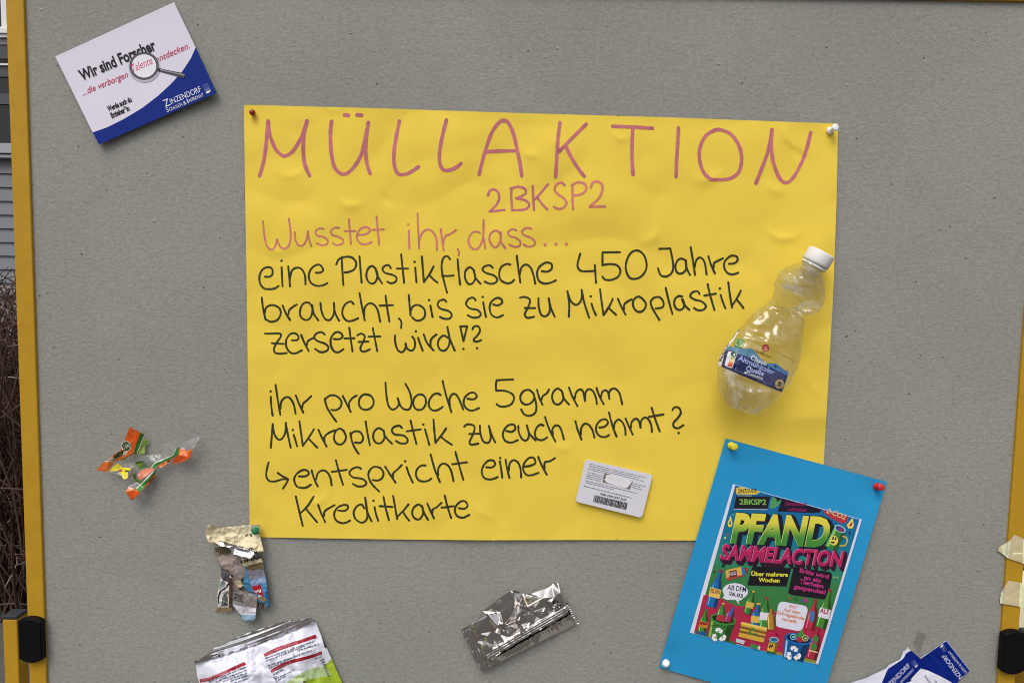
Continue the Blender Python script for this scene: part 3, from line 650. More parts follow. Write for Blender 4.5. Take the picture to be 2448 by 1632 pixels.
write(body, R5, 19, BLK, """184,176; 185,225 190,310 202,402; 230,115 250,250 275,395; 275,340 285,270 325,232 365,240 400,300 418,385; 420,215 450,290 490,375; 480,330 490,290 530,255 565,220; 690,245 710,320 750,390 800,460; 695,250 740,215 800,220 845,265 840,320 800,350 755,350;
860,220 895,290 935,368; 920,320 920,280 950,240 990,215; 1110,210 1060,205 1020,240 1012,300 1040,340 1085,348 1130,325 1150,275 1130,225 1095,208; 1260,95 1268,200 1285,300 1320,345 1365,330 1385,290 1375,240; 1375,240 1400,310 1440,345 1485,340 1505,280 1490,190 1447,105;
1620,215 1575,205 1530,240 1522,300 1550,345 1600,345 1635,300 1635,240 1605,205; 1775,210 1745,195 1700,215 1668,270 1670,320 1705,355 1750,350 1798,320; 1796,80 1830,220 1878,370; 1865,310 1860,250 1885,205 1920,205 1950,250 1988,345; 2030,245 2085,250 2115,225 2095,190 2045,195 2000,240 1995,300 2030,345 2080,355 2138,332;
185,705 195,590 203,482; 203,482 220,580 265,630 305,600 325,540 325,470; 325,470 345,580 372,702; 392,538; 400,585 415,630 432,690; 453,455 470,570 485,685; 590,530 540,610 485,685; 535,615 575,655 620,702; 632,535 665,610 708,692; 690,640 690,600 730,565 785,540;
870,545 830,525 790,555 778,620 805,665 850,670 885,630 885,580 855,535; 932,565 945,640 975,710 1008,760; 935,575 975,550 1025,560 1050,610 1030,655 975,655; 1074,458 1092,570 1114,682; 1245,545 1195,520 1155,555 1145,610 1170,655 1215,660 1250,615 1245,550; 1240,540 1260,600 1320,665;
1415,520 1390,498 1340,510 1320,545 1350,580 1430,590 1468,630 1450,662 1400,662 1360,640; 1495,450 1520,550 1550,668; 1458,550 1590,532; 1615,487; 1630,530 1650,600 1672,678; 1710,440 1718,550 1730,660; 1828,522 1790,580 1730,655; 1775,595 1820,635 1882,675;
1998,505 2030,485 2085,495 2095,530 2075,590 2048,650 2065,675 2130,665; 2045,575 2140,572; 165,840 150,900 142,960 165,1010 220,1020 290,1000 345,998; 250,940 295,970 348,1000; 348,1000 330,1040 300,1085;
450,972 510,970 542,945 520,915 470,918 420,960 405,1010 430,1065 480,1080 520,1075 560,1050; 568,915 590,990 625,1065; 610,1000 625,945 670,915 715,935 745,990 755,1055; 795,820 825,930 862,1050; 755,930 898,910; 1030,900 995,885 945,905 922,940 955,980 1040,995 1080,1030 1060,1060 1000,1065 955,1042;
1105,930 1100,970 1130,1040 1200,1112; 1105,925 1145,885 1205,890 1240,935 1230,985 1190,1010 1140,1005; 1258,880 1300,950 1355,1030; 1330,980 1335,940 1375,905 1412,865; 1445,830; 1458,885 1480,950 1515,1028; 1635,870 1600,870 1560,900 1545,955 1570,1005 1620,1020 1665,1010 1690,992;
1684,768 1720,900 1770,1025; 1755,960 1755,900 1790,855 1840,865 1875,920 1898,1015; 1915,742 1945,850 1990,1005; 1885,858 2022,840; 420,1160 445,1270 485,1435; 588,1160 530,1250 465,1315; 510,1270 560,1330 618,1400; 630,1240 655,1310 695,1400; 685,1340 690,1300 730,1270 785,1240;
815,1290 870,1295 905,1275 905,1245 865,1240 810,1265 780,1320 795,1380 845,1408 890,1405 928,1385; 1060,1270 1035,1235 990,1255 962,1310 980,1370 1035,1405 1080,1380 1090,1320 1070,1170; 1070,1170 1085,1290 1130,1392; 1148,1200; 1158,1260 1170,1320 1192,1388;
1242,1165 1260,1260 1292,1382; 1205,1250 1325,1258; 1332,1155 1350,1260 1370,1372; 1475,1235 1430,1290 1370,1350; 1425,1305 1450,1345 1482,1385; 1600,1255 1570,1235 1525,1265 1510,1320 1535,1365 1580,1372 1612,1320 1605,1250; 1600,1250 1625,1320 1660,1380; 1652,1225 1680,1290 1715,1365; 1700,1310 1705,1280 1740,1260 1785,1220;
1815,1150 1840,1250 1875,1360; 1785,1265 1900,1250; 1950,1270 2000,1275 2030,1245 2005,1205 1960,1210 1915,1260 1915,1315 1945,1350 1990,1358 2045,1332""")
write(body, R6, 19, BLK, """498,65 420,68 342,72; 342,72 335,120 338,170; 338,170 410,170 480,195 505,240 480,295 420,318 370,315 342,295; 690,200 650,165 600,170 565,220 575,275 620,300 670,280 695,230 685,190; 685,190 705,260 715,330 700,380 650,405 600,390 572,345; 720,160 740,230 770,300; 760,260 775,220 810,195 832,160;
955,175 915,150 875,180 862,235 885,290 930,295 965,250 960,190; 955,185 975,245 1020,298; 1020,140 1050,220 1100,315; 1075,240 1085,190 1115,160 1150,175 1170,265; 1170,265 1175,190 1205,155 1245,175 1270,230 1282,295; 1278,145 1305,220 1345,295; 1320,230 1330,185 1360,165 1385,185 1398,245; 1398,245 1395,190 1420,155 1460,155 1495,200 1518,295;
185,495 190,570 215,640 260,658 285,620 280,550 270,500; 270,500 295,580 328,652; 430,545 480,555 515,530 505,490 460,490 415,530 400,590 425,640 480,655 540,632; 545,500 550,560 580,620 620,635 645,590 635,530 625,495; 625,495 650,570 708,635; 780,495 750,488 715,520 700,575 720,620 770,632 818,605;
795,415 835,530 893,645; 870,580 865,530 895,495 930,505 955,560 972,625; 1080,455 1100,530 1138,628; 1130,580 1135,520 1165,480 1205,490 1240,540 1258,610; 1305,515 1355,505 1385,470 1365,438 1320,445 1280,490 1275,550 1310,595 1360,602 1395,585; 1395,375 1425,490 1465,598; 1440,520 1450,470 1485,440 1520,465 1545,520 1550,580;
1550,430 1580,500 1618,580; 1600,520 1605,470 1635,435 1670,445 1690,515; 1690,515 1695,455 1730,420 1765,440 1790,490 1797,555; 1795,330 1830,440 1870,550; 1768,415 1905,392; 1990,350 2010,325 2050,330 2068,375 2040,425 2000,470 2005,510 2045,520 2092,492; 2047,565;
245,885 295,888 328,860 310,825 265,825 220,870 202,930 225,985 275,1000 320,992 350,978; 375,800; 372,830 385,910 395,985; 425,815 440,900 462,985; 455,920 465,850 500,820 540,840 565,900 572,980; 610,880 665,870 705,845 690,800 645,800 600,850 592,910 620,955 670,960 735,938; 732,790 765,870 812,955; 790,900 795,840 840,830 888,800""")
LN = {3: 'eine Plastikflasche 450 Jahre', 4: 'braucht, bis sie zu Mikroplastik', 5: 'zersetzt wird', 6: 'ihr pro Woche 5gramm', 7: 'Mikroplastik zu euch nehmt', 8: 'entspricht einer', 9: 'Kreditkarte'}
for k in body:
    if body[k].F: tag(body[k].build('lettering', poster, 'ink', on(hp)), 'black line ' + LN.get(k, ''))

# ------------------------------------------------------------------ push pins
def lathe(name, A, B, prof, m, parent=None, n=28, ridges=0):
    """profile [(t along A-B, radius)] turned round the axis from A to B"""
    ax = (B - A).normalized(); u = ax.orthogonal().normalized(); v = ax.cross(u); L = (B - A).length; V = []; F = []
    for t, r in prof:
        for i in range(n):
            a = 2 * math.pi * i / n; rr = r * (1 + (.035 if i % 2 else 0) * (1 if ridges and r > ridges else 0))
            V.append(A + ax * (t * L) + u * (rr * math.cos(a)) + v * (rr * math.sin(a)))
    for j in range(len(prof) - 1):
        for i in range(n): F.append((j * n + i, j * n + (i + 1) % n, (j + 1) * n + (i + 1) % n, (j + 1) * n + i))
    F.append(tuple(range(n))[::-1]); F.append(tuple((len(prof) - 1) * n + i for i in range(n)))
    o = mesh(name, V, F, parent, (m,)); bm = bmesh.new(); bm.from_mesh(o.data); bmesh.ops.recalc_face_normals(bm, faces=bm.faces[:]); bm.to_mesh(o.data); bm.free()
    return o
PINP = [(0, .0030), (.03, .0043), (.16, .0045), (.22, .0040), (.30, .0026), (.62, .0023), (.72, .0031), (.80, .0041), (.90, .0043), (.97, .0037), (1, .0022)]
BALL = [(0, .0016), (.1, .0024)] + [(.1 + .9 * (1 - math.cos(a)) / 2, .0031 * math.sin(a) + .0004) for a in [math.pi * (.28 + .72 * i / 9) for i in range(10)]]
def pin(base, tip, h, m, label, prof=PINP, ln=.0125):
    A = P(base[0], base[1], h); B = P(tip[0], tip[1], h + ln)
    B = A + (B - A).normalized() * ln
    t = thing('push_pin', A, label, 'push pin', 'push pins in the board')
    lathe('plastic_head', A, B, prof, m, t)
    ax = (B - A).normalized(); lathe('needle', A - ax * .0005, A - ax * .010, [(0, .0005), (.8, .0005), (1, .0001)], 'steel', t, 8)
pin((604, 271), (603, 268), hp(604, 271) + .001, 'pin_darkred', 'small dark red ball pin in the corner of the yellow poster beside the letter M', BALL, .0075)
pin((1983, 314), (2000, 303), hp(1985, 311), 'pin_white', 'white push pin leaning sideways in the corner of the yellow poster after the letter N')

# ------------------------------------------------------------------ flyer with a magnifying glass, upper left
FO = (0, 0, 3.92)
flW = alb(203, 200, 213); flB = alb(12, 38, 118); inkK = alb(24, 24, 30); inkP = alb(172, 24, 72)
fTL, fTR, fBR, fBL = (132, 135.5), (416, 5.8), (518, 222.5), (237, 345.7)
def hf(x, y):
    u = ((x - 132) * 284 + (y - 135.5) * -129.7) / (284 ** 2 + 129.7 ** 2); v = ((x - 132) * 105 + (y - 135.5) * 210) / (105 ** 2 + 210 ** 2)
    return .0012 + .0055 * max(0, v) ** 1.6 + .002 * (2 * u - 1) ** 2 * (1 - .3 * v) + .0004 * nz(x, y, 90, 4)
fly = thing('flyer', P(325, 175, .003), 'white and blue printed flyer showing a magnifying glass, tilted near the left rail', 'flyer', 'blue and white flyers')
blue = T(FO, [(1836, 440), (1790, 545), (1705, 675), (1600, 790), (1480, 900), (1330, 1015), (1150, 1122), (1000, 1195), (866, 1243), (931, 1356), (2031, 872)])
blue[0] = (468.5, 112); blue[-1] = (518, 222.5); blue[-2] = (237, 345.7)
sheet('paper_sheet', [fTL, fTR, (468, 114.5), fBR, fBL, (221.5, 317)], hf, fly, ('gloss_paper',), flW, [(blue, flB)], 7)
ik = Ink()
ik.text(FO, 'Wir sind Forscher', (766, 760), (1470, 462), 106, inkK, bold=.034)
ik.text(FO, '...die verborgen', (778, 897), (1205, 722), 62, inkP, shear=.35)
ik.text(FO, 'entdecken.', (1468, 588), (1778, 452), 62, inkP, shear=.35)
ik.text(FO, 'Werde auch du', (1015, 1045), (1238, 950), 50, inkK, bold=.045)
ik.text(FO, 'Erzieher*in', (1048, 1107), (1218, 1032), 50, inkK, bold=.045)
wht = alb(205, 208, 226)
ik.text(FO, 'Z', (1550, 1006), (1600, 985), 72, wht); ik.text(FO, 'INZENDORF', (1606, 980), (1890, 858), 56, wht)
ik.text(FO, 'S', (1566, 1054), (1588, 1045), 44, wht); ik.text(FO, 'CHULEN', (1592, 1042), (1712, 990), 32, wht); ik.text(FO, '&', (1725, 986), (1750, 975), 36, wht)
ik.text(FO, 'I', (1764, 970), (1772, 966), 44, wht); ik.text(FO, 'NTERNAT', (1780, 960), (1912, 900), 32, wht)
def crest(o, cx, cy, s, rot, ink):
    c, q = math.cos(rot), math.sin(rot); f = lambda pts: [(cx + (x * c - y * q) * s, cy + (x * q + y * c) * s) for x, y in pts]
    ink.poly(o, f([(-28, -40), (-20, -46), (20, -46), (28, -40), (28, 30), (20, 36), (-20, 36), (-28, 30)]), alb(62, 76, 138))
    ink.poly(o, f([(-20, -38), (-3, -38), (-3, -6), (-20, -2)]), alb(36, 54, 122)); ink.poly(o, f([(3, -38), (20, -38), (20, -10), (3, -6)]), alb(36, 54, 122))
    ink.poly(o, f([(-16, 4), (0, 12), (16, 0), (10, 22), (-10, 22)]), alb(110, 120, 165))
    ink.poly(o, f([(-26, 34), (-6, 26), (10, 30), (28, 24), (20, 38), (0, 46), (-20, 44)]), alb(225, 228, 240))
crest(FO, 1938, 830, 1.0, math.radians(-24), ik)
# magnifying glass printed on the flyer
ik.ell(FO, 1352, 632, 148, 142, alb(170, 168, 180)); ik.ell(FO, 1350, 620, 138, 132, alb(44, 44, 50)); ik.ell(FO, 1350, 620, 130, 124, alb(92, 92, 100)); ik.ell(FO, 1350, 620, 121, 115, alb(40, 40, 46)); ik.ell(FO, 1350, 620, 115, 109, alb(214, 212, 222))
ik.text(FO, 'Talente', (1248, 680), (1438, 598), 78, inkP, shear=.3)
ik.poly(FO, [(1488, 640), (1600, 664), (1733, 690), (1726, 736), (1600, 700), (1478, 668)], alb(60, 60, 66)); ik.poly(FO, [(1492, 646), (1730, 700), (1728, 712), (1484, 656)], alb(128, 128, 136)); ik.poly(FO, [(1478, 640), (1505, 643), (1494, 676), (1470, 668)], alb(30, 30, 34))
ik.build('printing', fly, 'print', on(hf), 4e-4)

# ------------------------------------------------------------------ white plastic card
KO = (1350, 1080, 9.225)
def rounded(c, r, n=5):
    out = []
    for i in range(len(c)):
        p, a, b = Vector(c[i]), Vector(c[i - 1]), Vector(c[(i + 1) % len(c)]); d1 = (a - p).normalized() * r; d2 = (b - p).normalized() * r
        for k in range(n + 1):
            t = k / n; out.append(tuple((p + d1) * (1 - t) ** 2 + p * (2 * t * (1 - t)) + (p + d2) * t * t))
    return out
cTL, cTR, cBR, cBL = T(KO, [(462, 160), (1944, 502), (1703, 1452), (236, 1088)])
def hk(x, y):
    v = (y - 1100) / 130; return hp(x, y) * 0 + .0062 + .0030 * v
ko = rounded([cTL, cTR, cBR, cBL], 8.5)
cardt = thing('plastic_card', P(1466, 1166, .006), 'white plastic card with barcode and scratched patch stuck on the yellow poster', 'plastic card')
o = sheet('card_body', ko, hk, cardt, ('card',), (1, 1, 1, 1), (), 8, False, .0009)
md = o.modifiers.new('edge', 'BEVEL'); md.width = .0002; md.segments = 2
ik = Ink(); g1 = alb(92, 92, 102)
for a, b, s in (((550, 268), (1790, 575), 1), ((540, 308), (1640, 582), 2), ((530, 348), (1755, 655), 3), ((520, 388), (990, 500), 4), ((505, 452), (850, 538), 5), ((490, 492), (830, 576), 6), ((480, 532), (825, 615), 7), ((465, 572), (810, 655), 8), ((1490, 695), (1790, 770), 9), ((1490, 740), (1690, 788), 10), ((1490, 785), (1735, 845), 11), ((455, 635), (1610, 922), 12), ((440, 676), (1085, 835), 13), ((415, 755), (1505, 1028), 14)):
    ik.micro(KO, a, b, 15, g1, s)
ik.text(KO, '0206 2500 0697 2659', (782, 940), (1355, 1078), 46, inkK, bold=.02)
rr = random.Random(4); ax = Vector((1385 - 655, 1118 - 945)); L = ax.length; d = ax / L; dn = Vector((622 - 655, 1098 - 945)); t = 0
while t < L:
    w = rr.choice((6, 9, 14, 20)); a = Vector((655, 945)) + d * t; b = a + d * min(w, L - t); ik.poly(KO, [tuple(a), tuple(b), tuple(b + dn), tuple(a + dn)], inkK); t += w + rr.choice((5, 7, 11))
ik.poly(KO, [(880, 470), (990, 492), (1000, 500), (1490, 625), (1500, 650), (1440, 825), (1360, 800), (940, 690), (828, 662), (850, 600), (838, 580)], alb(112, 106, 102))
ik.poly(KO, [(910, 510), (1040, 488), (1200, 530), (1400, 580), (1490, 640), (1440, 720), (1390, 770), (1350, 795), (1150, 750), (930, 675), (870, 600), (905, 580)], alb(206, 205, 208))
for k in range(7): ik.stroke(KO, [(930 + k * 60, 540 + k * 18 + rr.uniform(-10, 10)), (980 + k * 60, 560 + k * 18 + rr.uniform(-30, 30)), (1030 + k * 55, 610 + k * 15 + rr.uniform(-30, 30))], 4, alb(180, 178, 180))
ik.build('printing', cardt, 'print', on(hk), 1e-4)

# ------------------------------------------------------------------ blue card with its printed sheet
BO = (1560, 1030, 2.605)
bTL, bTR, bBR, bBL = (1734.7, 1047.3), (2120.5, 1151), (1957, 1702), (1575.3, 1594.5)
def hb(x, y):
    u = ((x - bTL[0]) * 385.8 + (y - bTL[1]) * 103.7) / (385.8 ** 2 + 103.7 ** 2); v = ((x - bTL[0]) * -159.4 + (y - bTL[1]) * 547.2) / (159.4 ** 2 + 547.2 ** 2)
    u = min(max(u, -.05), 1.05); v = min(max(v, -.05), 1.05)
    b = .0035 + .0035 * math.sin(math.pi * min(max(v, 0), 1)) * (1 + .5 * u) + .0045 * max(0, u - .55) * (v) + .0006 * nz(x, y, 160, 8)
    for px, py in ((1748, 1064), (2096, 1162), (1592, 1584)):
        w = math.exp(-((x - px) ** 2 + (y - py) ** 2) / 40 ** 2); b = b * (1 - w) + (.0032 if py < 1100 else .0015) * w
    return b
bpst = thing('blue_poster', P(1850, 1375, .004), 'bright blue card carrying a colourful printed sheet that reads PFAND SAMMELACTION', 'poster')
sheet('backing_card', [bTL, bTR, bBR, bBL], hb, bpst, ('blue_paper',), (1, 1, 1, 1), (), 9)
hs = lambda x, y: hb(x, y) + .00035
pq = T(BO, [(501, 329), (1303, 550), (1031, 1452), (232, 1253)])
ps = sheet('printed_sheet', pq, hs, bpst, ('gloss_paper',), alb(204, 206, 224), (), 9)
A_ = (1680, 1140, 5.6); B_ = (1640, 1330, 5.808)
art = Ink()
# ground colours of the print: blue over teal over green, then a red floor
aTL, aTR, aBR, aBL = T(BO, [(516, 336), (1288, 549), (1022, 1446), (262, 1259)])
def lerp(p, q, t): return (p[0] + (q[0] - p[0]) * t, p[1] + (q[1] - p[1]) * t)
stops = [(0, (16, 92, 150)), (.12, (14, 96, 146)), (.3, (20, 108, 132)), (.42, (40, 122, 104)), (.52, (52, 116, 66)), (.7, (56, 112, 58)), (.78, (88, 112, 54)), (1, (60, 100, 55))]
def ramp(t):
    for (a, ca), (b, cb) in zip(stops, stops[1:]):
        if t <= b: k = (t - a) / (b - a); return tuple(ca[i] + (cb[i] - ca[i]) * k for i in range(3))
    return stops[-1][1]
NB = 24
gv = []; gf = []; gc = {}
for i in range(NB + 1):
    for j in range(9): gv.append(lerp(lerp(aTL, aBL, i / NB), lerp(aTR, aBR, i / NB), j / 8))
for i in range(NB):
    for j in range(8): gf.append((i * 9 + j, i * 9 + j + 1, (i + 1) * 9 + j + 1, (i + 1) * 9 + j))
def gcol(p):
    v = ((p[0] - aTL[0]) * (aBL[0] - aTL[0]) + (p[1] - aTL[1]) * (aBL[1] - aTL[1])) / ((aBL[0] - aTL[0]) ** 2 + (aBL[1] - aTL[1]) ** 2)
    return alb(*ramp(min(max((p[1] - 1160 - (p[0] - 1780) * .12) / 420, 0), 1)))
art.raw(gv, gf, gcol)
art.poly(B_, [(243, 535), (330, 520), (500, 585), (600, 640), (720, 685), (860, 690), (1000, 700), (1260, 770), (1500, 840), (1700, 890), (1850, 940), (1968, 945), (1833, 1490), (1020, 1290), (600, 1180), (110, 1055)], alb(164, 38, 70), 12)
art.poly(B_, [(120, 1050), (160, 1010), (300, 1070), (620, 1160), (700, 1200), (690, 1215)], alb(60, 96, 44)); art.poly(B_, [(1250, 1318), (1330, 1330), (1350, 1365), (1240, 1345)], alb(140, 130, 50)); art.poly(B_, [(1650, 1400), (1838, 1450), (1830, 1490), (1640, 1440)], alb(130, 140, 50))
K_ = alb(22, 26, 42); ye = alb(214, 194, 80)
# top badges
art.poly(A_, [(452, 140), (520, 132), (770, 192), (740, 222), (690, 232), (455, 228), (444, 200)], alb(206, 182, 74)); art.text(A_, 'ZINZDUDE', (468, 212), (722, 202), 52, alb(50, 34, 18), .02)
art.poly(A_, [(448, 252), (905, 256), (868, 422), (415, 418)], alb(24, 24, 34)); art.poly(A_, [(415, 424), (868, 428), (866, 436), (413, 432)], alb(200, 170, 170)); art.poly(A_, [(470, 244), (660, 246), (658, 252), (468, 250)], alb(190, 200, 150))
art.text(A_, '2BKSP2', (490, 362), (850, 368), 72, alb(112, 160, 70), .03)
art.poly(A_, [(905, 330), (940, 260), (985, 290), (1000, 330), (1058, 282), (1030, 360), (960, 420), (890, 410)], alb(70, 140, 90)); art.poly(A_, [(930, 248), (1062, 290), (1040, 300), (1000, 335), (985, 285), (950, 262)], alb(18, 24, 30))
art.poly(A_, [(1062, 284), (1320, 352), (1585, 428), (1572, 470), (1480, 480), (1300, 470), (1005, 458)], alb(26, 20, 36))
art.text(A_, 'Zinzendorf', (1095, 372), (1395, 382), 46, alb(128, 22, 84), .03); art.text(A_, 'schulen', (1138, 448), (1390, 455), 44, alb(128, 22, 84), .03)
art.poly(A_, [(1618, 440), (1700, 462), (1950, 520), (1935, 590), (1890, 618), (1840, 612), (1690, 530), (1630, 480)], alb(164, 48, 60)); art.text(A_, '2-CO2', (1650, 470), (1900, 570), 70, alb(206, 190, 140), .01, .2)
# drops and confetti
for x, y, w, h_ in ((365, 600, 34, 90), (1975, 620, 48, 80)):
    art.poly(A_, [(x + (8 if x < 999 else 32), y - h_), (x + w, y + 20), (x + w * .6, y + 62), (x - w * .5, y + 66), (x - w, y + 20)], ye); art.poly(A_, [(x + (8 if x < 999 else 30), y - h_ * .3), (x + w * .5, y + 20), (x, y + 42), (x - w * .4, y + 20)], alb(30, 90, 120) if x < 999 else alb(150, 40, 90))
for x, y, r, c in ((333, 770, 15, (170, 60, 70)), (298, 812, 15, (200, 190, 120)), (1968, 748, 17, (20, 30, 90)), (405, 500, 16, (80, 150, 110)), (395, 470, 8, (20, 30, 60)), (150, 1268, 12, (20, 60, 50)), (275, 1185, 22, (20, 50, 40)), (190, 1140, 9, (90, 180, 120))): art.dot(A_, x, y, r, alb(*c))
# PFAND in yellow-green block letters with a dark side, SAMMELACTION in crimson below
def block(o, body, a, b, cap, top, bot, sh, dark, hl, shear, bold):
    L = math.hypot(b[0] - a[0], b[1] - a[1]); d = ((b[0] - a[0]) / L, (b[1] - a[1]) / L)
    for k in range(5, 0, -1):
        art.text(o, body, (a[0] + sh[0] * k / 5 - 12, a[1] + sh[1] * k / 5 + 6), (b[0] + sh[0] * k / 5 + 12, b[1] + sh[1] * k / 5 + 6), cap + 16, dark, bold + .02, shear)
    art.text(o, body, (a[0] - 6, a[1] - 5), (b[0] - 6, b[1] - 5), cap, hl, bold, shear)
    def col(p):
        x = (p[0] - o[0]) * o[2]; y = (p[1] - o[1]) * o[2]
        t = min(max(((x - a[0]) * d[1] - (y - a[1]) * d[0]) / cap, 0), 1); t = min(max((t - .25) / .45, 0), 1)
        return alb(*[bot[i] + (top[i] - bot[i]) * t for i in range(3)])
    art.text(o, body, a, b, cap, col, bold, shear)
block(A_, 'PFAND', (372, 862), (1692, 924), 385, (205, 194, 68), (62, 128, 54), (52, 34), K_, alb(196, 206, 96), .2, .042)
block(A_, 'SAMMELACTION', (235, 1095), (1885, 1200), 205, (170, 34, 86), (158, 34, 80), (30, 46), alb(44, 16, 40), alb(214, 110, 160), .2, .03)
# can beside PFAND
art.poly(A_, [(1765, 660), (1912, 735), (1800, 985), (1690, 960), (1632, 915)], alb(54, 116, 52)); art.poly(A_, [(1765, 670), (1800, 690), (1690, 930), (1650, 915)], alb(120, 180, 100)); art.poly(A_, [(1870, 730), (1912, 735), (1800, 985), (1740, 975)], alb(36, 80, 44))
art.ell(A_, 1838, 690, 80, 44, alb(170, 190, 210), .45); art.ell(A_, 1838, 692, 66, 34, alb(26, 66, 120), .45); art.ell(A_, 1852, 700, 34, 18, alb(150, 40, 70), .45); art.ell(A_, 1755, 845, 56, 66, ye); art.ell(A_, 1745, 815, 11, 26, K_, .3); art.ell(A_, 1778, 822, 11, 24, K_, .3); art.ell(A_, 1742, 872, 30, 12, K_, .2)
art.stroke(A_, [(1880, 790), (1925, 810), (1930, 870), (1895, 915), (1840, 915)], 20, alb(190, 160, 60))
# captions
art.poly(B_, [(925, 128), (1462, 158), (1395, 412), (848, 396)], alb(24, 22, 28)); art.text(B_, 'Über mehrere', (905, 262), (1415, 275), 58, alb(206, 200, 60), .035); art.text(B_, 'Wochen', (1005, 345), (1300, 356), 58, alb(206, 200, 60), .035)
art.poly(B_, rounded([(1495, 140), (2040, 215), (1960, 600), (1870, 585), (1412, 520)], 70), alb(26, 20, 30)); art.poly(B_, [(1495, 140), (1600, 150), (1500, 400), (1412, 522)], alb(26, 20, 30))
mg = alb(176, 48, 118)
for s, a, b in (('Erlös wird', (1575, 215), (1975, 305)), ('an ein', (1635, 310), (1868, 360)), ('Tierheim', (1570, 365), (1905, 438)), ('gespendet!', (1495, 435), (1935, 522))): art.text(B_, s, a, b, 60, mg, .03)
art.ell(B_, 684, 478, 176, 112, alb(206, 208, 226), .08); art.poly(B_, [(510, 570), (560, 480), (800, 560), (770, 600), (728, 606), (735, 668), (695, 600), (560, 596)], alb(206, 208, 226))
art.text(B_, 'AB DFM', (572, 455), (830, 490), 74, K_, .015); art.text(B_, '26.03', (590, 528), (785, 570), 52, K_, .03)
art.poly(B_, rounded([(1290, 610), (1705, 690), (1610, 1040), (1225, 965)], 80), alb(206, 206, 226)); og = alb(196, 116, 76)
for s, a, b in (('Wo?', (1425, 706), (1535, 722)), ('Auf dem', (1350, 752), (1585, 798)), ('Schulgelände', (1262, 790), (1640, 880)), ('verteilt', (1325, 880), (1532, 925))): art.text(B_, s, a, b, 48, og, .03)
# bottles, buckets and cans
def bottle_art(o, bx, by, tx, ty, w, c, cap=(150, 50, 60), lab=None, hi=None):
    ax = (tx - bx, ty - by); L = math.hypot(*ax); u = (ax[0] / L, ax[1] / L); n = (-u[1], u[0]); q = lambda t, s: (bx + ax[0] * t + n[0] * s * w, by + ax[1] * t + n[1] * s * w)
    art.poly(o, [q(0, -.5), q(.5, -.5), q(.62, -.42), q(.78, -.2), q(.93, -.15), q(.93, .15), q(.78, .2), q(.62, .42), q(.5, .5), q(0, .5)], alb(*c))
    d = tuple(v * .6 for v in c); art.poly(o, [q(0, .18), q(.5, .2), q(.72, .06), q(.93, .04), q(.93, .15), q(.78, .2), q(.62, .42), q(.5, .5), q(0, .5)], alb(*d))
    h_ = hi or tuple(min(235, v * 1.5 + 50) for v in c); art.poly(o, [q(.05, -.4), q(.48, -.4), q(.66, -.28), q(.5, -.3), q(.05, -.32)], alb(*h_))
    art.poly(o, [q(.93, -.2), q(1, -.18), q(1, .18), q(.93, .2)], alb(*cap))
    if lab: art.poly(o, [q(.26, -.52), q(.5, -.52), q(.5, .52), q(.26, .52)], alb(*lab))
    return q
bottle_art(B_, 350, 700, 485, 180, 150, (28, 96, 160), (130, 40, 70), (214, 176, 90)); art.text(B_, 'RUIN', (340, 498), (470, 520), 62, alb(120, 50, 40), .02)
bottle_art(B_, 215, 1075, 285, 720, 120, (66, 122, 50), (60, 110, 60), (176, 120, 50)); art.poly(B_, [(190, 900), (300, 915), (295, 950), (186, 935)], alb(150, 36, 50)); art.poly(B_, [(160, 1030), (285, 1050), (280, 1100), (155, 1070)], alb(24, 84, 140))
art.poly(B_, [(570, 180), (770, 138), (800, 215), (820, 260), (590, 328), (556, 300), (548, 200)], alb(206, 160, 66)); art.poly(B_, [(765, 140), (800, 150), (835, 240), (800, 268), (775, 250)], alb(40, 110, 160)); art.poly(B_, [(815, 150), (860, 158), (862, 215), (830, 225)], alb(140, 54, 50)); art.poly(B_, [(590, 205), (700, 180), (712, 275), (600, 300)], alb(70, 26, 44)); art.text(B_, 'FINS', (606, 270), (700, 248), 54, alb(210, 200, 210), .01); art.poly(B_, [(558, 290), (820, 245), (818, 262), (585, 328)], alb(160, 60, 60))
def bucket(x0, x1, yt, x2, x3, yb, c, rim):
    art.poly(B_, [(x0, yt), (x1, yt + (x1 - x0) * .18), (x3, yb + (x3 - x2) * .2), (x2, yb)], alb(*c)); art.poly(B_, [(x1 - 90, yt + 60), (x1, yt + 66), (x3, yb + 60), (x3 - 90, yb + 40)], alb(*[v * .62 for v in c])); art.poly(B_, [(x0 + 14, yt + 50), (x0 + 38, yt + 58), (x2 + 36, yb), (x2 + 10, yb - 4)], alb(*rim))
    cx, cy = (x0 + x1) / 2, yt + 38; art.ell(B_, cx, cy, (x1 - x0) / 2 + 8, 78, alb(*[min(255, v * 1.15) for v in c]), .18); art.ell(B_, cx, cy - 3, (x1 - x0) / 2 - 22, 56, alb(*[v * .38 for v in c]), .18)
def recycle(cx, cy, r, rot, col):
    for k in range(3):
        t = rot + k * 2.0944; f = lambda pts: [(cx + r * (x * math.cos(t) - y * math.sin(t)), cy + r * (x * math.sin(t) + y * math.cos(t))) for x, y in pts]
        art.poly(B_, f([(-.42, -.62), (-.25, -.95), (.25, -.95), (.45, -.62), (.62, -.70), (.42, -.18), (-.06, -.35), (.14, -.46), (.02, -.64), (-.12, -.40)]), col)
bucket(340, 690, 830, 305, 590, 1110, (52, 110, 48), (160, 170, 80))
for args in ((470, 880, 520, 640, 110, (70, 128, 60), (210, 170, 80)), (580, 905, 655, 675, 105, (150, 50, 80), (140, 50, 60))): bottle_art(B_, *args)
art.poly(B_, [(585, 815), (650, 690), (668, 694), (625, 830)], alb(40, 96, 170)); art.poly(B_, [(430, 800), (540, 815), (530, 905), (425, 880)], alb(160, 50, 60)); art.stroke(B_, [(330, 960), (440, 950), (560, 985), (660, 970)], 10, alb(36, 80, 36))
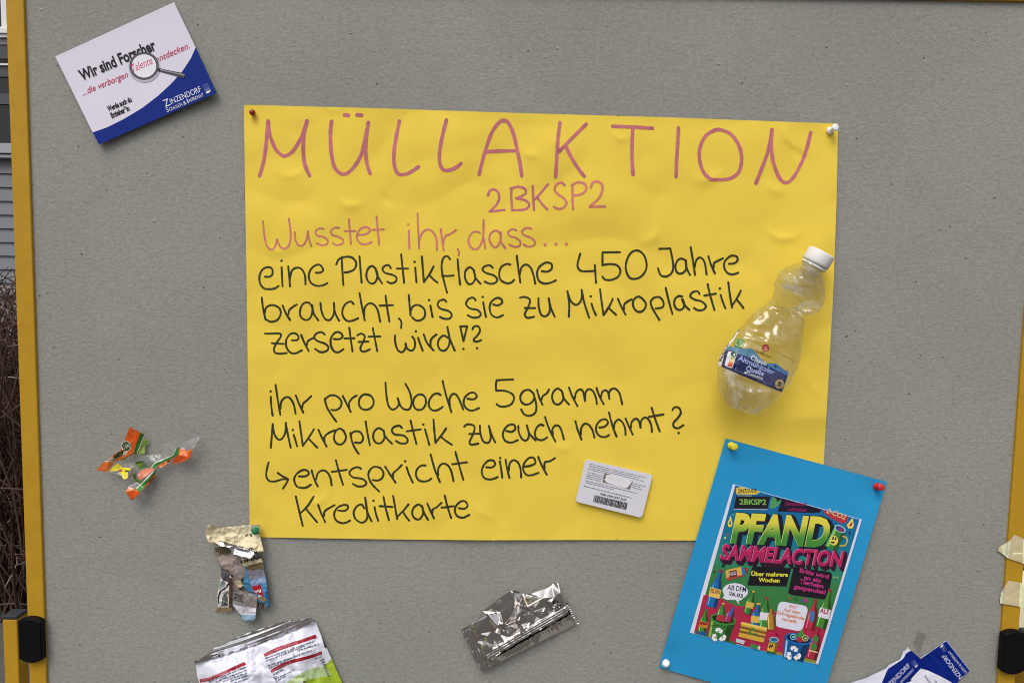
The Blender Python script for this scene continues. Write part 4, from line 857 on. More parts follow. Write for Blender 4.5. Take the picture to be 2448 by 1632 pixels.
wr = alb(226, 228, 236); recycle(455, 1090, 110, -.1, wr)
bottle_art(B_, 1870, 990, 2005, 450, 150, (66, 124, 52), (130, 40, 60), (206, 202, 214)); art.text(B_, 'ALS', (1855, 770), (1975, 800), 66, alb(150, 36, 60), .03)
bottle_art(B_, 1715, 1010, 1805, 590, 135, (166, 44, 66), (140, 40, 60)); art.poly(B_, [(1720, 750), (1790, 760), (1780, 880), (1745, 920), (1715, 860)], alb(60, 110, 150))
bottle_art(B_, 1745, 1420, 1838, 970, 150, (160, 44, 60), (130, 36, 50)); art.ell(B_, 1800, 1140, 42, 50, alb(66, 118, 60)); art.ell(B_, 1772, 1250, 46, 54, alb(66, 118, 60)); art.poly(B_, [(1710, 1290), (1830, 1320), (1826, 1335), (1705, 1306)], alb(206, 190, 140))
bucket(1375, 1745, 1100, 1350, 1625, 1395, (20, 80, 140), (150, 190, 220))
art.poly(B_, [(1530, 1090), (1610, 1005), (1650, 1090), (1600, 1150)], alb(70, 130, 60)); art.ell(B_, 1580, 1150, 60, 34, alb(150, 44, 66), .2)
for x, y, c in ((1490, 1110, (120, 190, 200)), (1656, 1128, (190, 180, 70))): art.ell(B_, x, y, 44, 44, alb(*c)); art.ell(B_, x, y, 34, 34, alb(30, 84, 110)); art.ell(B_, x + 2, y + 2, 18, 14, alb(*c))
recycle(1495, 1345, 112, -.05, wr)
art.poly(B_, [(1160, 1145), (1285, 1160), (1250, 1345), (1118, 1325)], alb(204, 158, 60)); art.poly(B_, [(1160, 1145), (1285, 1160), (1278, 1215), (1150, 1190)], alb(64, 124, 70)); art.poly(B_, [(1250, 1160), (1285, 1160), (1250, 1345), (1210, 1338)], alb(120, 90, 40)); art.poly(B_, [(1120, 1300), (1250, 1322), (1246, 1350), (1116, 1328)], alb(50, 100, 50)); art.ell(B_, 1222, 1148, 66, 36, alb(150, 180, 200), .1); art.ell(B_, 1222, 1150, 52, 26, alb(40, 90, 130), .1); art.ell(B_, 1165, 1240, 11, 32, K_, .2); art.ell(B_, 1196, 1236, 11, 30, K_, .5)
# more empties standing on the red floor, and scraps of colour about them
bottle_art(B_, 960, 1010, 1010, 640, 150, (30, 96, 150), (200, 160, 70), (206, 170, 80)); bottle_art(B_, 1090, 990, 1120, 560, 150, (60, 124, 56), (150, 44, 60), (208, 204, 214)); bottle_art(B_, 1195, 1010, 1180, 700, 120, (166, 120, 50), (60, 110, 60))
art.poly(B_, [(770, 900), (1130, 985), (1075, 1190), (725, 1105)], alb(198, 156, 62)); art.poly(B_, [(770, 900), (1130, 985), (1122, 1015), (762, 930)], alb(224, 186, 90)); art.poly(B_, [(756, 955), (1115, 1040), (1106, 1075), (748, 990)], alb(120, 84, 40)); art.poly(B_, [(742, 1015), (1100, 1098), (1092, 1130), (734, 1048)], alb(120, 84, 40)); recycle(925, 1045, 62, .1, alb(60, 120, 50))
art.poly(B_, [(700, 1130), (820, 1165), (800, 1215), (690, 1180)], alb(180, 190, 200)); art.poly(B_, [(820, 1165), (860, 1185), (840, 1230), (800, 1215)], alb(150, 40, 60)); art.poly(B_, [(900, 1200), (1020, 1235), (1005, 1290), (890, 1250)], alb(66, 126, 60)); art.ell(B_, 1014, 1262, 16, 30, alb(190, 200, 206), .25)
bottle_art(B_, 850, 790, 940, 470, 105, (60, 122, 52), (190, 160, 70), (200, 164, 70))
for pts, c in (([(1400, 575), (1440, 560), (1470, 580), (1430, 592)], (150, 90, 60)), ([(1490, 570), (1530, 566), (1560, 600), (1530, 596)], (40, 90, 50)), ([(1610, 600), (1640, 565), (1690, 590), (1680, 640), (1630, 632)], (150, 60, 100)), ([(1600, 596), (1630, 590), (1634, 625), (1612, 630)], (40, 100, 160)), ([(1235, 1050), (1260, 1062), (1296, 1090), (1262, 1092)], (110, 24, 50)), ([(2035, 290), (2060, 268), (2062, 300)], (150, 190, 120)), ([(2080, 290), (2118, 270), (2100, 300)], (150, 190, 120)), ([(500, 130), (530, 120), (550, 128), (515, 142)], (26, 56, 40)), ([(385, 210), (400, 195), (408, 230)], (26, 56, 40))): art.poly(B_, pts, alb(*c))
art.poly(BO, [(1290, 549), (1303, 552), (1031, 1452), (1016, 1444)], alb(200, 204, 222))
art.build('printing', ps, 'print', on(hs), 1.2e-4)
pin((1747, 1064), (1757, 1068), hb(1748, 1064), 'pin_yellow', 'yellow push pin at the upper corner of the blue card, on the yellow poster')
pin((2095, 1162), (2108, 1164), hb(2096, 1162), 'pin_red', 'bright red push pin lying sideways at the right corner of the blue card')
pin((1591, 1586), (1593, 1583), hb(1592, 1584), 'pin_white', 'white push pin seen end on at the lower left corner of the blue card')

# ------------------------------------------------------------------ crushed plastic bottle
QO = (1650, 560, 3.4075)
secs = [  # left edge, right edge (enlarged view), half depth in m
    ((385, 1405), (420, 1435), .004), ((300, 1398), (500, 1472), .013), ((258, 1375), (575, 1474), .019), ((235, 1320), (645, 1425), .022), ((222, 1215), (715, 1345), .023), ((220, 1060), (800, 1245), .024),
    ((262, 960), (868, 1110), .024), ((335, 850), (900, 1012), .023), ((400, 770), (918, 870), .022), ((520, 640), (932, 750), .019), ((635, 548), (940, 675), .015), ((668, 506), (968, 658), .013),
    ((680, 455), (1048, 634), .018), ((688, 390), (1092, 545), .026), ((735, 300), (1098, 425), .028), ((825, 246), (1082, 345), .024), ((905, 228), (1068, 322), .017), ((928, 222), (1070, 305), .0135), ((940, 200), (1088, 280), .013)]
def cr1(a, b, c, d, t): return .5 * (2 * b + (c - a) * t + (2 * a - 5 * b + 4 * c - d) * t * t + (3 * b - a - 3 * c + d) * t ** 3)
rings = []
for i in range(len(secs) - 1):
    g4 = [secs[max(0, min(len(secs) - 1, i + k))] for k in (-1, 0, 1, 2)]
    for q in range(10):
        t = q / 10; f = lambda gt: cr1(*[gt(s) for s in g4], t)
        rings.append(((f(lambda s: s[0][0]), f(lambda s: s[0][1])), (f(lambda s: s[1][0]), f(lambda s: s[1][1])), f(lambda s: s[2]), i + t))
rings.append((secs[-1][0], secs[-1][1], secs[-1][2], len(secs) - 1.0))
NT = 72; V = []; F = []; CW = []
rb = random.Random(5); bf = [(1500, 500, 0), (2100, 500, 0), (1500, 1100, 0), (2100, 1100, 0)]
for _ in range(46):
    q = (rb.uniform(1690, 1990), rb.uniform(610, 1000)); bf.append((q[0], q[1], rb.uniform(0, 13)))
for x, y, h_ in ((330, 1060, 2), (420, 1180, 12), (300, 1150, 0), (395, 1390, 14), (480, 1290, 2), (600, 1220, 13), (560, 1400, 3), (700, 1280, 9), (890, 360, 0), (760, 440, 10), (860, 420, 0), (900, 510, 9), (1000, 600, 12), (900, 570, 1), (830, 600, 9), (730, 620, 2), (700, 720, 9), (760, 840, 2), (560, 700, 3), (640, 800, 8)):
    bf.append((1650 + x / 3.4075, 560 + y / 3.4075, h_))
bfac = tin(bf)
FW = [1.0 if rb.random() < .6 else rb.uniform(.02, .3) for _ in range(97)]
def white(x, y):  # milky haze painting sky reflections onto the facets, with some crease whitening
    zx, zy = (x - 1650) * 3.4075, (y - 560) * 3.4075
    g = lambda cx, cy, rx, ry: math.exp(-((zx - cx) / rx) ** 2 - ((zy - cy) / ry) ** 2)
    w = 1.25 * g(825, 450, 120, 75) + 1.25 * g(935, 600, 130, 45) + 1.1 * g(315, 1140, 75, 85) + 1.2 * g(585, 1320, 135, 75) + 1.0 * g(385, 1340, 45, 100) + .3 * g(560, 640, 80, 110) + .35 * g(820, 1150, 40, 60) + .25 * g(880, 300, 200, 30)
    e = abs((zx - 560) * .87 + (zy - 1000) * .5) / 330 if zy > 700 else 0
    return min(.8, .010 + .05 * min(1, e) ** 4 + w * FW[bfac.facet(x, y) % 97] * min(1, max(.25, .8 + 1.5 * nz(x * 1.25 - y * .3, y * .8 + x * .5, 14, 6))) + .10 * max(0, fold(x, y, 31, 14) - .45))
for l, r_, dp, s in rings:
    (lx, ly), (rx, ry) = T(QO, [l, r_]); cx, cy = (lx + rx) / 2, (ly + ry) / 2; hx, hy = (rx - lx) / 2, (ry - ly) / 2
    h0 = hp(cx, cy) + max(dp * .96, .012) + .004 + (.004 if s > 11 else 0)
    for k in range(NT):
        a = 2 * math.pi * k / NT; c, q = math.cos(a), math.sin(a); m = 1.0; dz = 0.0
        if s < 4.2: m += .07 * math.cos(5 * a + .5) * (1 - s / 4.2) - .05 * max(0, q) * (1 - abs(s - 2) / 3 if abs(s - 2) < 3 else 0) * abs(math.cos(2.5 * a))
        if 7.5 < s < 10.8: m += .022 * math.sin(s * 15) * max(0, -c + .25)
        if 15.6 > s > 12.8: m += .012 * math.sin(5 * a)
        if s < 16.5:
            k1 = (.5 if 4.6 < s < 7.6 else 1.0) * min(1, (16.5 - s) / 1.5)
            fx = lx + (rx - lx) * (c + 1) / 2; dz -= k1 * max(0, q) * (bfac(cx + hx * c, cy + hy * c) * .9 + .0022 * fold(fx, cy + q * 20, 20, 7) - .0035)
            m += .02 * k1 * nz(cx + c * 60, cy + q * 60, 30, 3)
            if 9.5 < s < 13: dz -= .012 * max(0, q) * math.exp(-((s - 11.2) / .8) ** 2) * (1 + .8 * nz(fx, cy, 25, 1)); dz += .004 * fold(fx, cy, 11, 5) * max(0, q)
            if s < 3.8: dz -= .011 * max(0, q) * math.exp(-((c + .12 - (s - 1) * .02) / .16) ** 2) * (1 - s / 3.8)
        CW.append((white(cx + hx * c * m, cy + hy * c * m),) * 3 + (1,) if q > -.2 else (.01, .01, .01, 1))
        V.append(P(cx + hx * c * m, cy + hy * c * m, max(h0 + dp * q * m + dz, hp(cx, cy) + .0008)))
nr = len(rings)
for j in range(nr - 1):
    for k in range(NT): F.append((j * NT + k, (j + 1) * NT + k, (j + 1) * NT + (k + 1) % NT, j * NT + (k + 1) % NT))
F.append(tuple(range(NT)))
bot = thing('plastic_bottle', P(1845, 800, .03), 'crushed clear plastic water bottle with blue label lying on the yellow poster', 'bottle')
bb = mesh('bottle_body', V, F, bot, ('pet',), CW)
bm = bmesh.new(); bm.from_mesh(bb.data); bmesh.ops.recalc_face_normals(bm, faces=bm.faces[:]); bm.to_mesh(bb.data)
BV = BVHTree.FromBMesh(bm); bm.free()
def onbottle(x, y, d):
    r = ray(x, y).normalized(); hit, nrm, *_ = BV.ray_cast(CAM, r)
    if hit is None:
        hit, nrm, *_ = BV.find_nearest(P(x, y, .026))
    return hit - r * d
nb, ncp = T(QO, [(1014, 240), (1070, 152)])
A = P(nb[0], nb[1], .026); B = P(ncp[0], ncp[1], .028); ax = (B - A).normalized()
lathe('neck', A - ax * .012, A + ax * .004, [(0, .0118), (.2, .0118), (.25, .0138), (.36, .0138), (.42, .0122), (1, .012)], 'pet', bot, 40)
lathe('cap_ring', A - ax * .0035, A - ax * .0008, [(0, .0139), (.1, .0146), (.9, .0146), (1, .0139)], 'cap', bot, 40)
lathe('bottle_cap', A, A + ax * .0155, [(0, .0142), (.03, .0149), (.2, .0150), (.9, .0147), (.97, .0142), (1, .0128)], 'cap', bot, 96, .0145)
# label printed on clear film round the waist
LO = (1680, 760, 7.838); lb = Ink(3.5); lb.LAYER = 1.5e-5
navy = alb(36, 37, 78); navy_sheen = alb(70, 74, 112); m1 = alb(74, 116, 140); m2 = alb(86, 134, 186)
lb.poly(LO, [(250, 888), (345, 905), (430, 602), (500, 512), (590, 400), (690, 228), (605, 190), (540, 300), (440, 460), (350, 620)], alb(206, 204, 200), 3)
lb.poly(LO, [(345, 905), (430, 600), (510, 515), (560, 545), (640, 548), (700, 562), (790, 575), (870, 562), (940, 582), (975, 640), (1030, 690), (1090, 760), (1200, 850), (1290, 852), (1370, 846), (1440, 905), (1520, 965), (1603, 1005), (1590, 1092), (1482, 1390), (1240, 1290), (1000, 1190), (700, 1062)], m1, 3)
lb.poly(LO, [(1215, 862), (1300, 852), (1370, 848), (1440, 905), (1520, 965), (1602, 1006), (1592, 1090), (1400, 1010), (1250, 920)], m2, 3)
lb.poly(LO, [(345, 905), (430, 602), (560, 612), (650, 668), (760, 700), (850, 732), (930, 745), (1040, 800), (1150, 880), (1280, 925), (1420, 1000), (1590, 1082), (1482, 1390), (1240, 1290), (1000, 1190), (700, 1062)], navy, 3)
lb.poly(LO, [(1150, 1000), (1260, 950), (1420, 1010), (1585, 1085), (1545, 1200), (1400, 1352), (1000, 1188), (1040, 1060)], navy_sheen, 3)  # right part of the navy band painted lighter as a reflection
rr = random.Random(11)
t = 0.0
while t < 1:
    w = rr.choice((.02, .03, .05)); a0 = lerp((440, 455), (285, 800), t); a1 = lerp((440, 455), (285, 800), min(1, t + w)); lb.poly(LO, [a0, (a0[0] + 62, a0[1] + 22), (a1[0] + 62, a1[1] + 22), a1], alb(40, 40, 44)); t += w + rr.choice((.02, .03))
lb.ell(LO, 588, 250, 12, 26, alb(30, 30, 34), .6); lb.ell(LO, 498, 385, 10, 18, alb(30, 30, 34), .5)
lb.poly(LO, rounded([(480, 612), (645, 660), (552, 945), (400, 895)], 40), alb(196, 196, 200), 3)
lb.poly(LO, [(535, 690), (610, 715), (590, 770), (518, 750)], alb(136, 160, 84)); lb.poly(LO, [(515, 752), (590, 772), (572, 825), (498, 805)], alb(196, 168, 76)); lb.poly(LO, [(496, 806), (572, 826), (556, 878), (478, 860)], alb(200, 112, 56)); lb.poly(LO, [(476, 860), (556, 880), (540, 925), (464, 905)], alb(186, 74, 46)); lb.ell(LO, 577, 680, 56, 44, alb(24, 72, 46), .3); lb.text(LO, 'A', (560, 698), (602, 712), 48, alb(220, 226, 220), .02)
lb.text(LO, 'Classic', (888, 768), (1192, 895), 84, alb(196, 202, 212), .025, .12); lb.text(LO, 'Altmühltaler', (652, 782), (1335, 1066), 98, alb(146, 160, 208), .022)
lb.text(LO, 'Quelle', (800, 975), (1132, 1085), 96, alb(160, 170, 212), .03); lb.text(LO, 'MIT KOHLENSÄURE', (780, 1034), (1120, 1160), 42, alb(206, 208, 216), .02)
lb.micro(LO, (600, 975), (1275, 1250), 14, alb(110, 112, 140), 3)
lb.ell(LO, 1440, 1236, 86, 90, alb(196, 176, 130)); lb.ell(LO, 1440, 1236, 74, 78, alb(120, 104, 78)); lb.ell(LO, 1440, 1236, 66, 70, alb(200, 182, 140)); lb.ell(LO, 1440, 1236, 44, 47, alb(44, 38, 36)); lb.text(LO, 'QS', (1412, 1240), (1470, 1258), 30, alb(196, 176, 130), .02)
lb.ell(LO, 690, 470, 98, 96, alb(72, 118, 60)); lb.ell(LO, 690, 470, 82, 80, alb(140, 160, 84)); lb.ell(LO, 690, 465, 64, 62, alb(82, 124, 60)); lb.poly(LO, [(650, 440), (720, 430), (735, 490), (665, 505)], alb(60, 96, 36)); lb.poly(LO, [(600, 508), (740, 545), (730, 565), (590, 535)], alb(44, 84, 56))
lb.ell(LO, 1181, 562, 68, 72, alb(150, 52, 62)); lb.ell(LO, 1181, 545, 30, 22, alb(186, 110, 100)); lb.text(LO, 'QB', (1148, 602), (1212, 612), 32, alb(206, 170, 150), .01)
for s_, a, b in (('Quell', (968, 632), (1120, 690)), ('brunn', (1120, 692), (1262, 752))): lb.text(LO, s_, a, b, 58, alb(60, 56, 40), .015)
lb.poly(LO, [(1345, 875), (1362, 885), (1372, 905), (1398, 908), (1365, 925), (1350, 912)], alb(20, 28, 40))
lb.stroke(LO, [(640, 305), (1000, 470), (1120, 530)], 7, alb(120, 104, 50)); lb.stroke(LO, [(1250, 570), (1500, 690), (1720, 812)], 7, alb(120, 104, 50)); lb.stroke(LO, [(1235, 790), (1450, 880), (1760, 975)], 8, alb(196, 190, 130))
lb.build('label', bot, 'film', onbottle, 3e-4)

# ------------------------------------------------------------------ orange sweet wrapper of thin film
SO = (200, 980, 6.534)
hsw = tin([(x / 6.534 + 200, y / 6.534 + 980, h) for x, y, h in (
    (720, 260, 13), (890, 355, 9), (955, 385, 4), (1020, 480, 2), (830, 690, 6), (775, 665, 9), (640, 470, 12), (580, 620, 11), (400, 770, 13), (335, 790, 12), (195, 930, 17), (360, 965, 10), (490, 800, 6), (430, 990, 9), (600, 850, 3), (740, 910, 7), (690, 1060, 10), (620, 1080, 12), (560, 980, 6),
    (800, 800, 4), (940, 800, 9), (980, 890, 5), (860, 930, 3), (760, 1000, 5), (830, 1120, 4), (700, 1190, 9), (655, 1265, 15), (770, 1400, 12), (880, 1275, 16), (820, 1225, 12), (1000, 1100, 13), (1110, 935, 11), (1130, 1040, 5), (950, 1200, 7), (1050, 890, 8), (1110, 820, 12), (1250, 770, 9), (1390, 700, 13), (1440, 590, 14), (1505, 590, 9), (1480, 690, 13), (1690, 605, 17), (1700, 630, 18), (1650, 745, 12), (1380, 840, 8), (1200, 905, 9), (1590, 625, 8), (1290, 500, 5), (1450, 430, 11), (1800, 320, 10), (1830, 400, 6), (1200, 690, 3), (1000, 710, 8), (1560, 500, 5))])
h_sw = lambda x, y: hsw(x, y) + .001 + .0009 * fold(x, y, 7, 3)
sw = thing('sweet_wrapper', P(250, 1110, .005), 'torn orange and green sweet wrapper of clear film on the grey felt', 'wrapper')
film = [(600, 655), (720, 690), (840, 690), (1000, 700), (1200, 690), (1300, 640), (1230, 610), (1290, 500), (1440, 560), (1410, 470), (1465, 430), (1580, 400), (1800, 318), (1835, 400), (1760, 540), (1690, 610), (1480, 690), (1390, 705), (1110, 830), (1050, 895), (1120, 915), (880, 1170), (815, 1225), (690, 1215), (650, 1100), (580, 1020), (400, 965), (430, 860), (500, 790)]
sheet('clear_film', T(SO, film), lambda x, y: h_sw(x, y) - .0006, sw, ('clearfilm',), (1, 1, 1, 1), (), 3)
ORg = alb(206, 84, 26); ORl = alb(226, 116, 52); GRn = alb(46, 118, 44); DG = alb(44, 74, 34); WHs = alb(222, 216, 198); YE = alb(212, 198, 44); LG = alb(112, 142, 44)
def patch(pts, base, regs=()): sheet('printed_film', T(SO, pts), h_sw, sw, ('film',), base, [(T(SO, q), c) for q, c in regs], 4)
patch([(720, 262), (890, 352), (958, 385), (835, 690), (775, 672), (690, 655), (580, 640), (590, 560), (640, 470)], ORg, [([(890, 352), (948, 382), (825, 690), (772, 672)], GRn), ([(946, 382), (958, 385), (836, 692), (824, 688)], WHs)])
patch([(940, 462), (985, 458), (1015, 490), (1010, 520), (965, 545), (955, 600), (955, 680), (850, 688)], LG, [([(960, 470), (1000, 475), (1000, 510), (960, 520)], alb(92, 124, 34))])
patch([(380, 770), (470, 700), (560, 640), (640, 620), (760, 660), (780, 680), (700, 720), (630, 775), (560, 790), (490, 800)], ORl, [([(560, 790), (640, 745), (780, 678), (840, 690), (700, 740), (630, 782)], GRn), ([(395, 770), (640, 640), (690, 650), (660, 690), (560, 720), (480, 790)], WHs)])
patch([(335, 790), (495, 800), (440, 880), (362, 966), (195, 930)], ORl, [([(200, 925), (362, 966), (355, 970), (195, 935)], ORg), ([(335, 785), (495, 798), (490, 812), (330, 800)], WHs)])
patch([(400, 965), (440, 900), (490, 850), (530, 830), (570, 850), (600, 890), (680, 900), (740, 905), (735, 940), (690, 950), (692, 1010), (685, 1060), (625, 1080), (605, 1040), (580, 985), (545, 945), (470, 950)], YE, [([(545, 930), (600, 915), (600, 960), (560, 970)], alb(168, 74, 50)), ([(400, 965), (545, 945), (560, 960), (590, 1030), (500, 1000)], WHs), ([(640, 940), (690, 940), (688, 965), (650, 965)], alb(70, 60, 20)), ([(620, 1020), (640, 1000), (660, 1050), (635, 1062)], alb(180, 160, 30))])
patch([(800, 820), (860, 800), (930, 795), (960, 840), (985, 890), (930, 930), (890, 935), (840, 880)], LG, [([(900, 850), (950, 830), (980, 890), (930, 925), (900, 910)], alb(82, 128, 92)), ([(800, 820), (860, 800), (930, 795), (935, 812), (840, 840)], DG)])
patch([(755, 1010), (800, 960), (830, 1060), (905, 1120), (870, 1145), (790, 1085)], alb(82, 112, 36), [([(770, 1010), (790, 985), (830, 1090), (800, 1080)], DG)])
patch([(835, 1000), (900, 945), (970, 905), (1120, 912), (1010, 1010), (890, 1090), (845, 1065)], alb(206, 122, 98), [([(850, 1010), (885, 990), (880, 1030), (850, 1030)], alb(200, 168, 160)), ([(900, 1060), (980, 980), (1040, 960), (960, 1040)], alb(216, 150, 126))])
patch([(820, 1225), (1000, 1035), (1110, 935), (1140, 915), (1100, 1012), (1000, 1130), (880, 1275)], alb(58, 128, 70), [([(812, 1222), (1112, 925), (1120, 935), (826, 1234)], WHs)])
patch([(655, 1265), (715, 1195), (800, 1230), (880, 1275), (845, 1325), (770, 1402), (738, 1395)], ORg, [([(655, 1265), (715, 1195), (800, 1230), (880, 1275), (780, 1262)], ORl), ([(690, 1210), (720, 1195), (780, 1222), (770, 1240), (710, 1235)], alb(214, 170, 160))])
patch([(880, 1275), (1000, 1130), (1100, 1012), (1132, 1040), (1060, 1110), (950, 1205)], ORg)
patch([(1050, 895), (1105, 820), (1250, 760), (1395, 695), (1442, 588), (1505, 590), (1482, 690), (1320, 780), (1180, 845), (1090, 908)], alb(58, 130, 66), [([(1045, 892), (1105, 818), (1395, 692), (1440, 585), (1452, 592), (1400, 705), (1115, 832), (1060, 898)], WHs)])
patch([(1140, 900), (1190, 845), (1320, 780), (1440, 718), (1420, 745), (1330, 810), (1210, 908)], ORl, [([(1180, 880), (1215, 870), (1222, 885), (1200, 908)], WHs), ([(1290, 800), (1350, 770), (1355, 780), (1310, 812)], alb(90, 40, 30))])
patch([(1375, 842), (1425, 745), (1480, 690), (1600, 645), (1692, 603), (1702, 628), (1650, 748), (1520, 812)], ORg, [([(1480, 690), (1690, 603), (1702, 628), (1500, 712)], ORl)])
patch([(1490, 598), (1590, 625), (1600, 640), (1480, 692)], ORl)
ik = Ink(1.6); ik.LAYER = 2e-5
ik.ell(SO, 665, 560, 78, 82, WHs, -.3); ik.ell(SO, 665, 560, 70, 74, DG, -.3); ik.ell(SO, 676, 560, 32, 34, alb(150, 136, 120), -.3)
ik.text(SO, 'B', (610, 690), (520, 745), 78, DG, .05, 0, (.2, -1)); ik.text(SO, 'I', (535, 725), (510, 745), 76, DG, .05, 0, (.2, -1)); ik.text(SO, 'R', (520, 750), (440, 795), 74, DG, .05, 0, (.2, -1))
ik.build('lettering', sw, 'print', on(h_sw), 3e-4)

# ------------------------------------------------------------------ torn chocolate wrapper
WO = (450, 1220, 5.6)
wr_ = thing('torn_wrapper', P(555, 1370, .006), 'torn cream paper wrapper with silver lining hanging from the green pin', 'wrapper')
def wsheet(name, pts, hpts, mats, base, regs=(), cr=1.2, st=3):
    f = tin([(x / 5.6 + 450, y / 5.6 + 1220, h) for x, y, h in hpts])
    hh = lambda x, y: f(x, y) + cr * .001 * (fold(x, y, 11, 4) + .5 * fold(x, y, 5, 8))
    sheet(name, T(WO, pts), hh, wr_, mats, base, [(T(WO, r[0]),) + tuple(r[1:]) for r in regs], st); return hh
hA = [(200, 150, 5), (235, 240, 16), (295, 190, 18), (350, 215, 9), (470, 225, 13), (780, 190, 8), (955, 185, 6), (890, 260, 5), (970, 300, 9), (1012, 550, 14), (860, 535, 17), (740, 400, 9), (640, 465, 15), (520, 435, 13), (430, 330, 8), (410, 480, 14), (340, 430, 10), (280, 435, 17), (245, 330, 13), (300, 300, 9), (1100, 200, 5), (1100, 700, 6), (100, 500, 6), (700, 300, 7), (600, 280, 11)]
lin_c = alb(140, 126, 120); dk = alb(60, 58, 56); tan = alb(172, 150, 108)
wsheet('paper_lining', [(345, 500), (430, 480), (520, 480), (590, 560), (700, 600), (770, 760), (760, 860), (700, 930), (740, 1000), (600, 1110), (590, 1260), (560, 1260), (560, 880), (450, 745), (390, 680), (350, 590)],
       [(300, 450, 3), (345, 500, 6), (430, 480, 9), (590, 560, 4), (700, 600, 6), (770, 760, 3), (560, 700, 8), (560, 880, 5), (450, 745, 9), (590, 1260, 4), (740, 1000, 5), (390, 620, 4), (650, 850, 9), (900, 1300, 3)], ('paper',), lin_c,
       [([(345, 500), (430, 480), (520, 480), (585, 570), (520, 605), (440, 578), (370, 545)], alb(92, 82, 60)), ([(600, 940), (700, 930), (740, 1000), (680, 1020)], alb(176, 164, 128)), ([(560, 860), (600, 858), (605, 885), (565, 885)], dk)])
hB = [(560, 560, 3), (580, 590, 4), (830, 650, 8), (980, 620, 5), (1000, 700, 9), (760, 745, 5), (1030, 870, 10), (830, 930, 6), (1080, 1290, 12), (850, 1100, 5), (700, 1000, 4), (920, 1000, 7), (1000, 1310, 8), (740, 860, 3)]
hpb = wsheet('printed_panel', [(575, 595), (720, 625), (830, 655), (980, 620), (1000, 700), (1015, 790), (1030, 870), (1048, 960), (1068, 1160), (1082, 1290), (1000, 1300), (900, 1300), (850, 1110), (780, 1060), (735, 1000), (735, 880), (765, 770), (640, 690)], hB, ('gloss_paper',), alb(70, 124, 162),
       [([(575, 595), (830, 655), (980, 620), (998, 690), (760, 748), (600, 680)], alb(182, 170, 136)), ([(755, 748), (992, 684), (1008, 778), (790, 795)], alb(96, 82, 56)), ([(770, 795), (1012, 778), (1030, 868), (940, 905), (830, 935), (800, 860)], alb(112, 110, 122)), ([(830, 935), (1030, 865), (1046, 960), (840, 1010)], alb(132, 152, 184)), ([(735, 880), (800, 860), (835, 960), (860, 1110), (780, 1060), (735, 1000)], alb(62, 116, 146)), ([(850, 1012), (968, 990), (1018, 1155), (960, 1125), (880, 1102)], alb(158, 30, 38)), ([(905, 1220), (1040, 1240), (1035, 1300), (900, 1300)], alb(120, 110, 96)), ([(1040, 1000), (1062, 1100), (1080, 1290), (1020, 1240)], alb(34, 96, 146))])
ik = Ink(2.5); ik.LAYER = 1.5e-5
ik.text(WO, 'WHITE', (985, 600), (610, 690), 38, inkK, .03); ik.text(WO, 'CA', (660, 620), (575, 634), 34, inkK, .03); ik.text(WO, 'BA', (968, 1050), (880, 1072), 42, alb(212, 204, 206), .02)
ik.build('lettering', wr_, 'print', on(hpb), 6e-4); ik = Ink(2.5)
for k in range(5): ik.poly(WO, [(912 + k * 24, 1228), (924 + k * 24, 1230), (918 + k * 24, 1298), (906 + k * 24, 1296)], inkK)
ik.build('barcode', wr_, 'print', on(hpb), 6e-4)
hC = [(380, 740, 3), (440, 750, 6), (560, 880, 10), (580, 1290, 7), (480, 1000, 5), (400, 1290, 11), (380, 1180, 13), (420, 1000, 8), (500, 850, 9)]
hlg = wsheet('torn_strip', [(440, 745), (500, 770), (560, 860), (580, 900), (582, 1292), (400, 1292), (380, 1180), (400, 1060), (425, 940), (440, 870)], hC, ('paper',), alb(196, 194, 190),
       [([(440, 745), (500, 770), (560, 860), (545, 960), (470, 930), (440, 900)], alb(76, 72, 76)), ([(545, 900), (580, 900), (582, 1292), (543, 1292), (548, 1080)], alb(70, 48, 36)), ([(400, 1240), (390, 1160), (420, 1070), (500, 1020), (545, 940), (548, 985), (505, 1045), (445, 1080), (418, 1150), (410, 1240)], alb(42, 44, 50)), ([(425, 940), (470, 930), (500, 980), (490, 1020), (430, 1050), (405, 1060)], alb(142, 152, 154))])
ik = Ink(2.5)
for k in range(9): ik.micro(WO, (450 + k * 10, 1275), (480 + k * 8, 1060 + (9 - k) * 4), 9, alb(40, 40, 46), k)
ik.build('lettering', wr_, 'print', on(hlg), 3e-4)
wsheet('torn_strip', [(392, 1296), (482, 1293), (582, 1290), (579, 1354), (470, 1360), (360, 1366)], [(300, 1200, 4), (392, 1296, 11), (582, 1290, 7), (579, 1354, 3), (360, 1366, 6), (700, 1500, 3)], ('paper',), tan, (), .3)
hD = [(560, 1040, 4), (630, 1050, 8), (930, 1140, 12), (910, 1300, 9), (590, 1260, 6), (585, 1110, 5), (900, 1395, 13), (700, 1390, 7), (870, 1480, 10), (760, 1475, 7), (780, 1200, 10), (800, 1330, 6), (1100, 1500, 5)]
hrg = wsheet('torn_strip', [(630, 1050), (780, 1085), (930, 1140), (912, 1300), (900, 1395), (905, 1432), (870, 1482), (765, 1476), (712, 1430), (660, 1340), (590, 1262), (582, 1112)], hD, ('gloss_paper',), alb(134, 128, 126),
       [([(590, 1252), (700, 1275), (912, 1300), (900, 1392), (800, 1395), (700, 1390), (650, 1330)], alb(186, 184, 192)), ([(690, 1392), (800, 1395), (900, 1392), (905, 1432), (870, 1482), (765, 1476), (712, 1430)], alb(132, 162, 184)), ([(655, 1355), (700, 1390), (720, 1440), (690, 1410)], alb(60, 60, 68)), ([(630, 1050), (780, 1085), (800, 1120), (680, 1085), (600, 1090)], alb(112, 104, 96))])
ik = Ink(2.5)
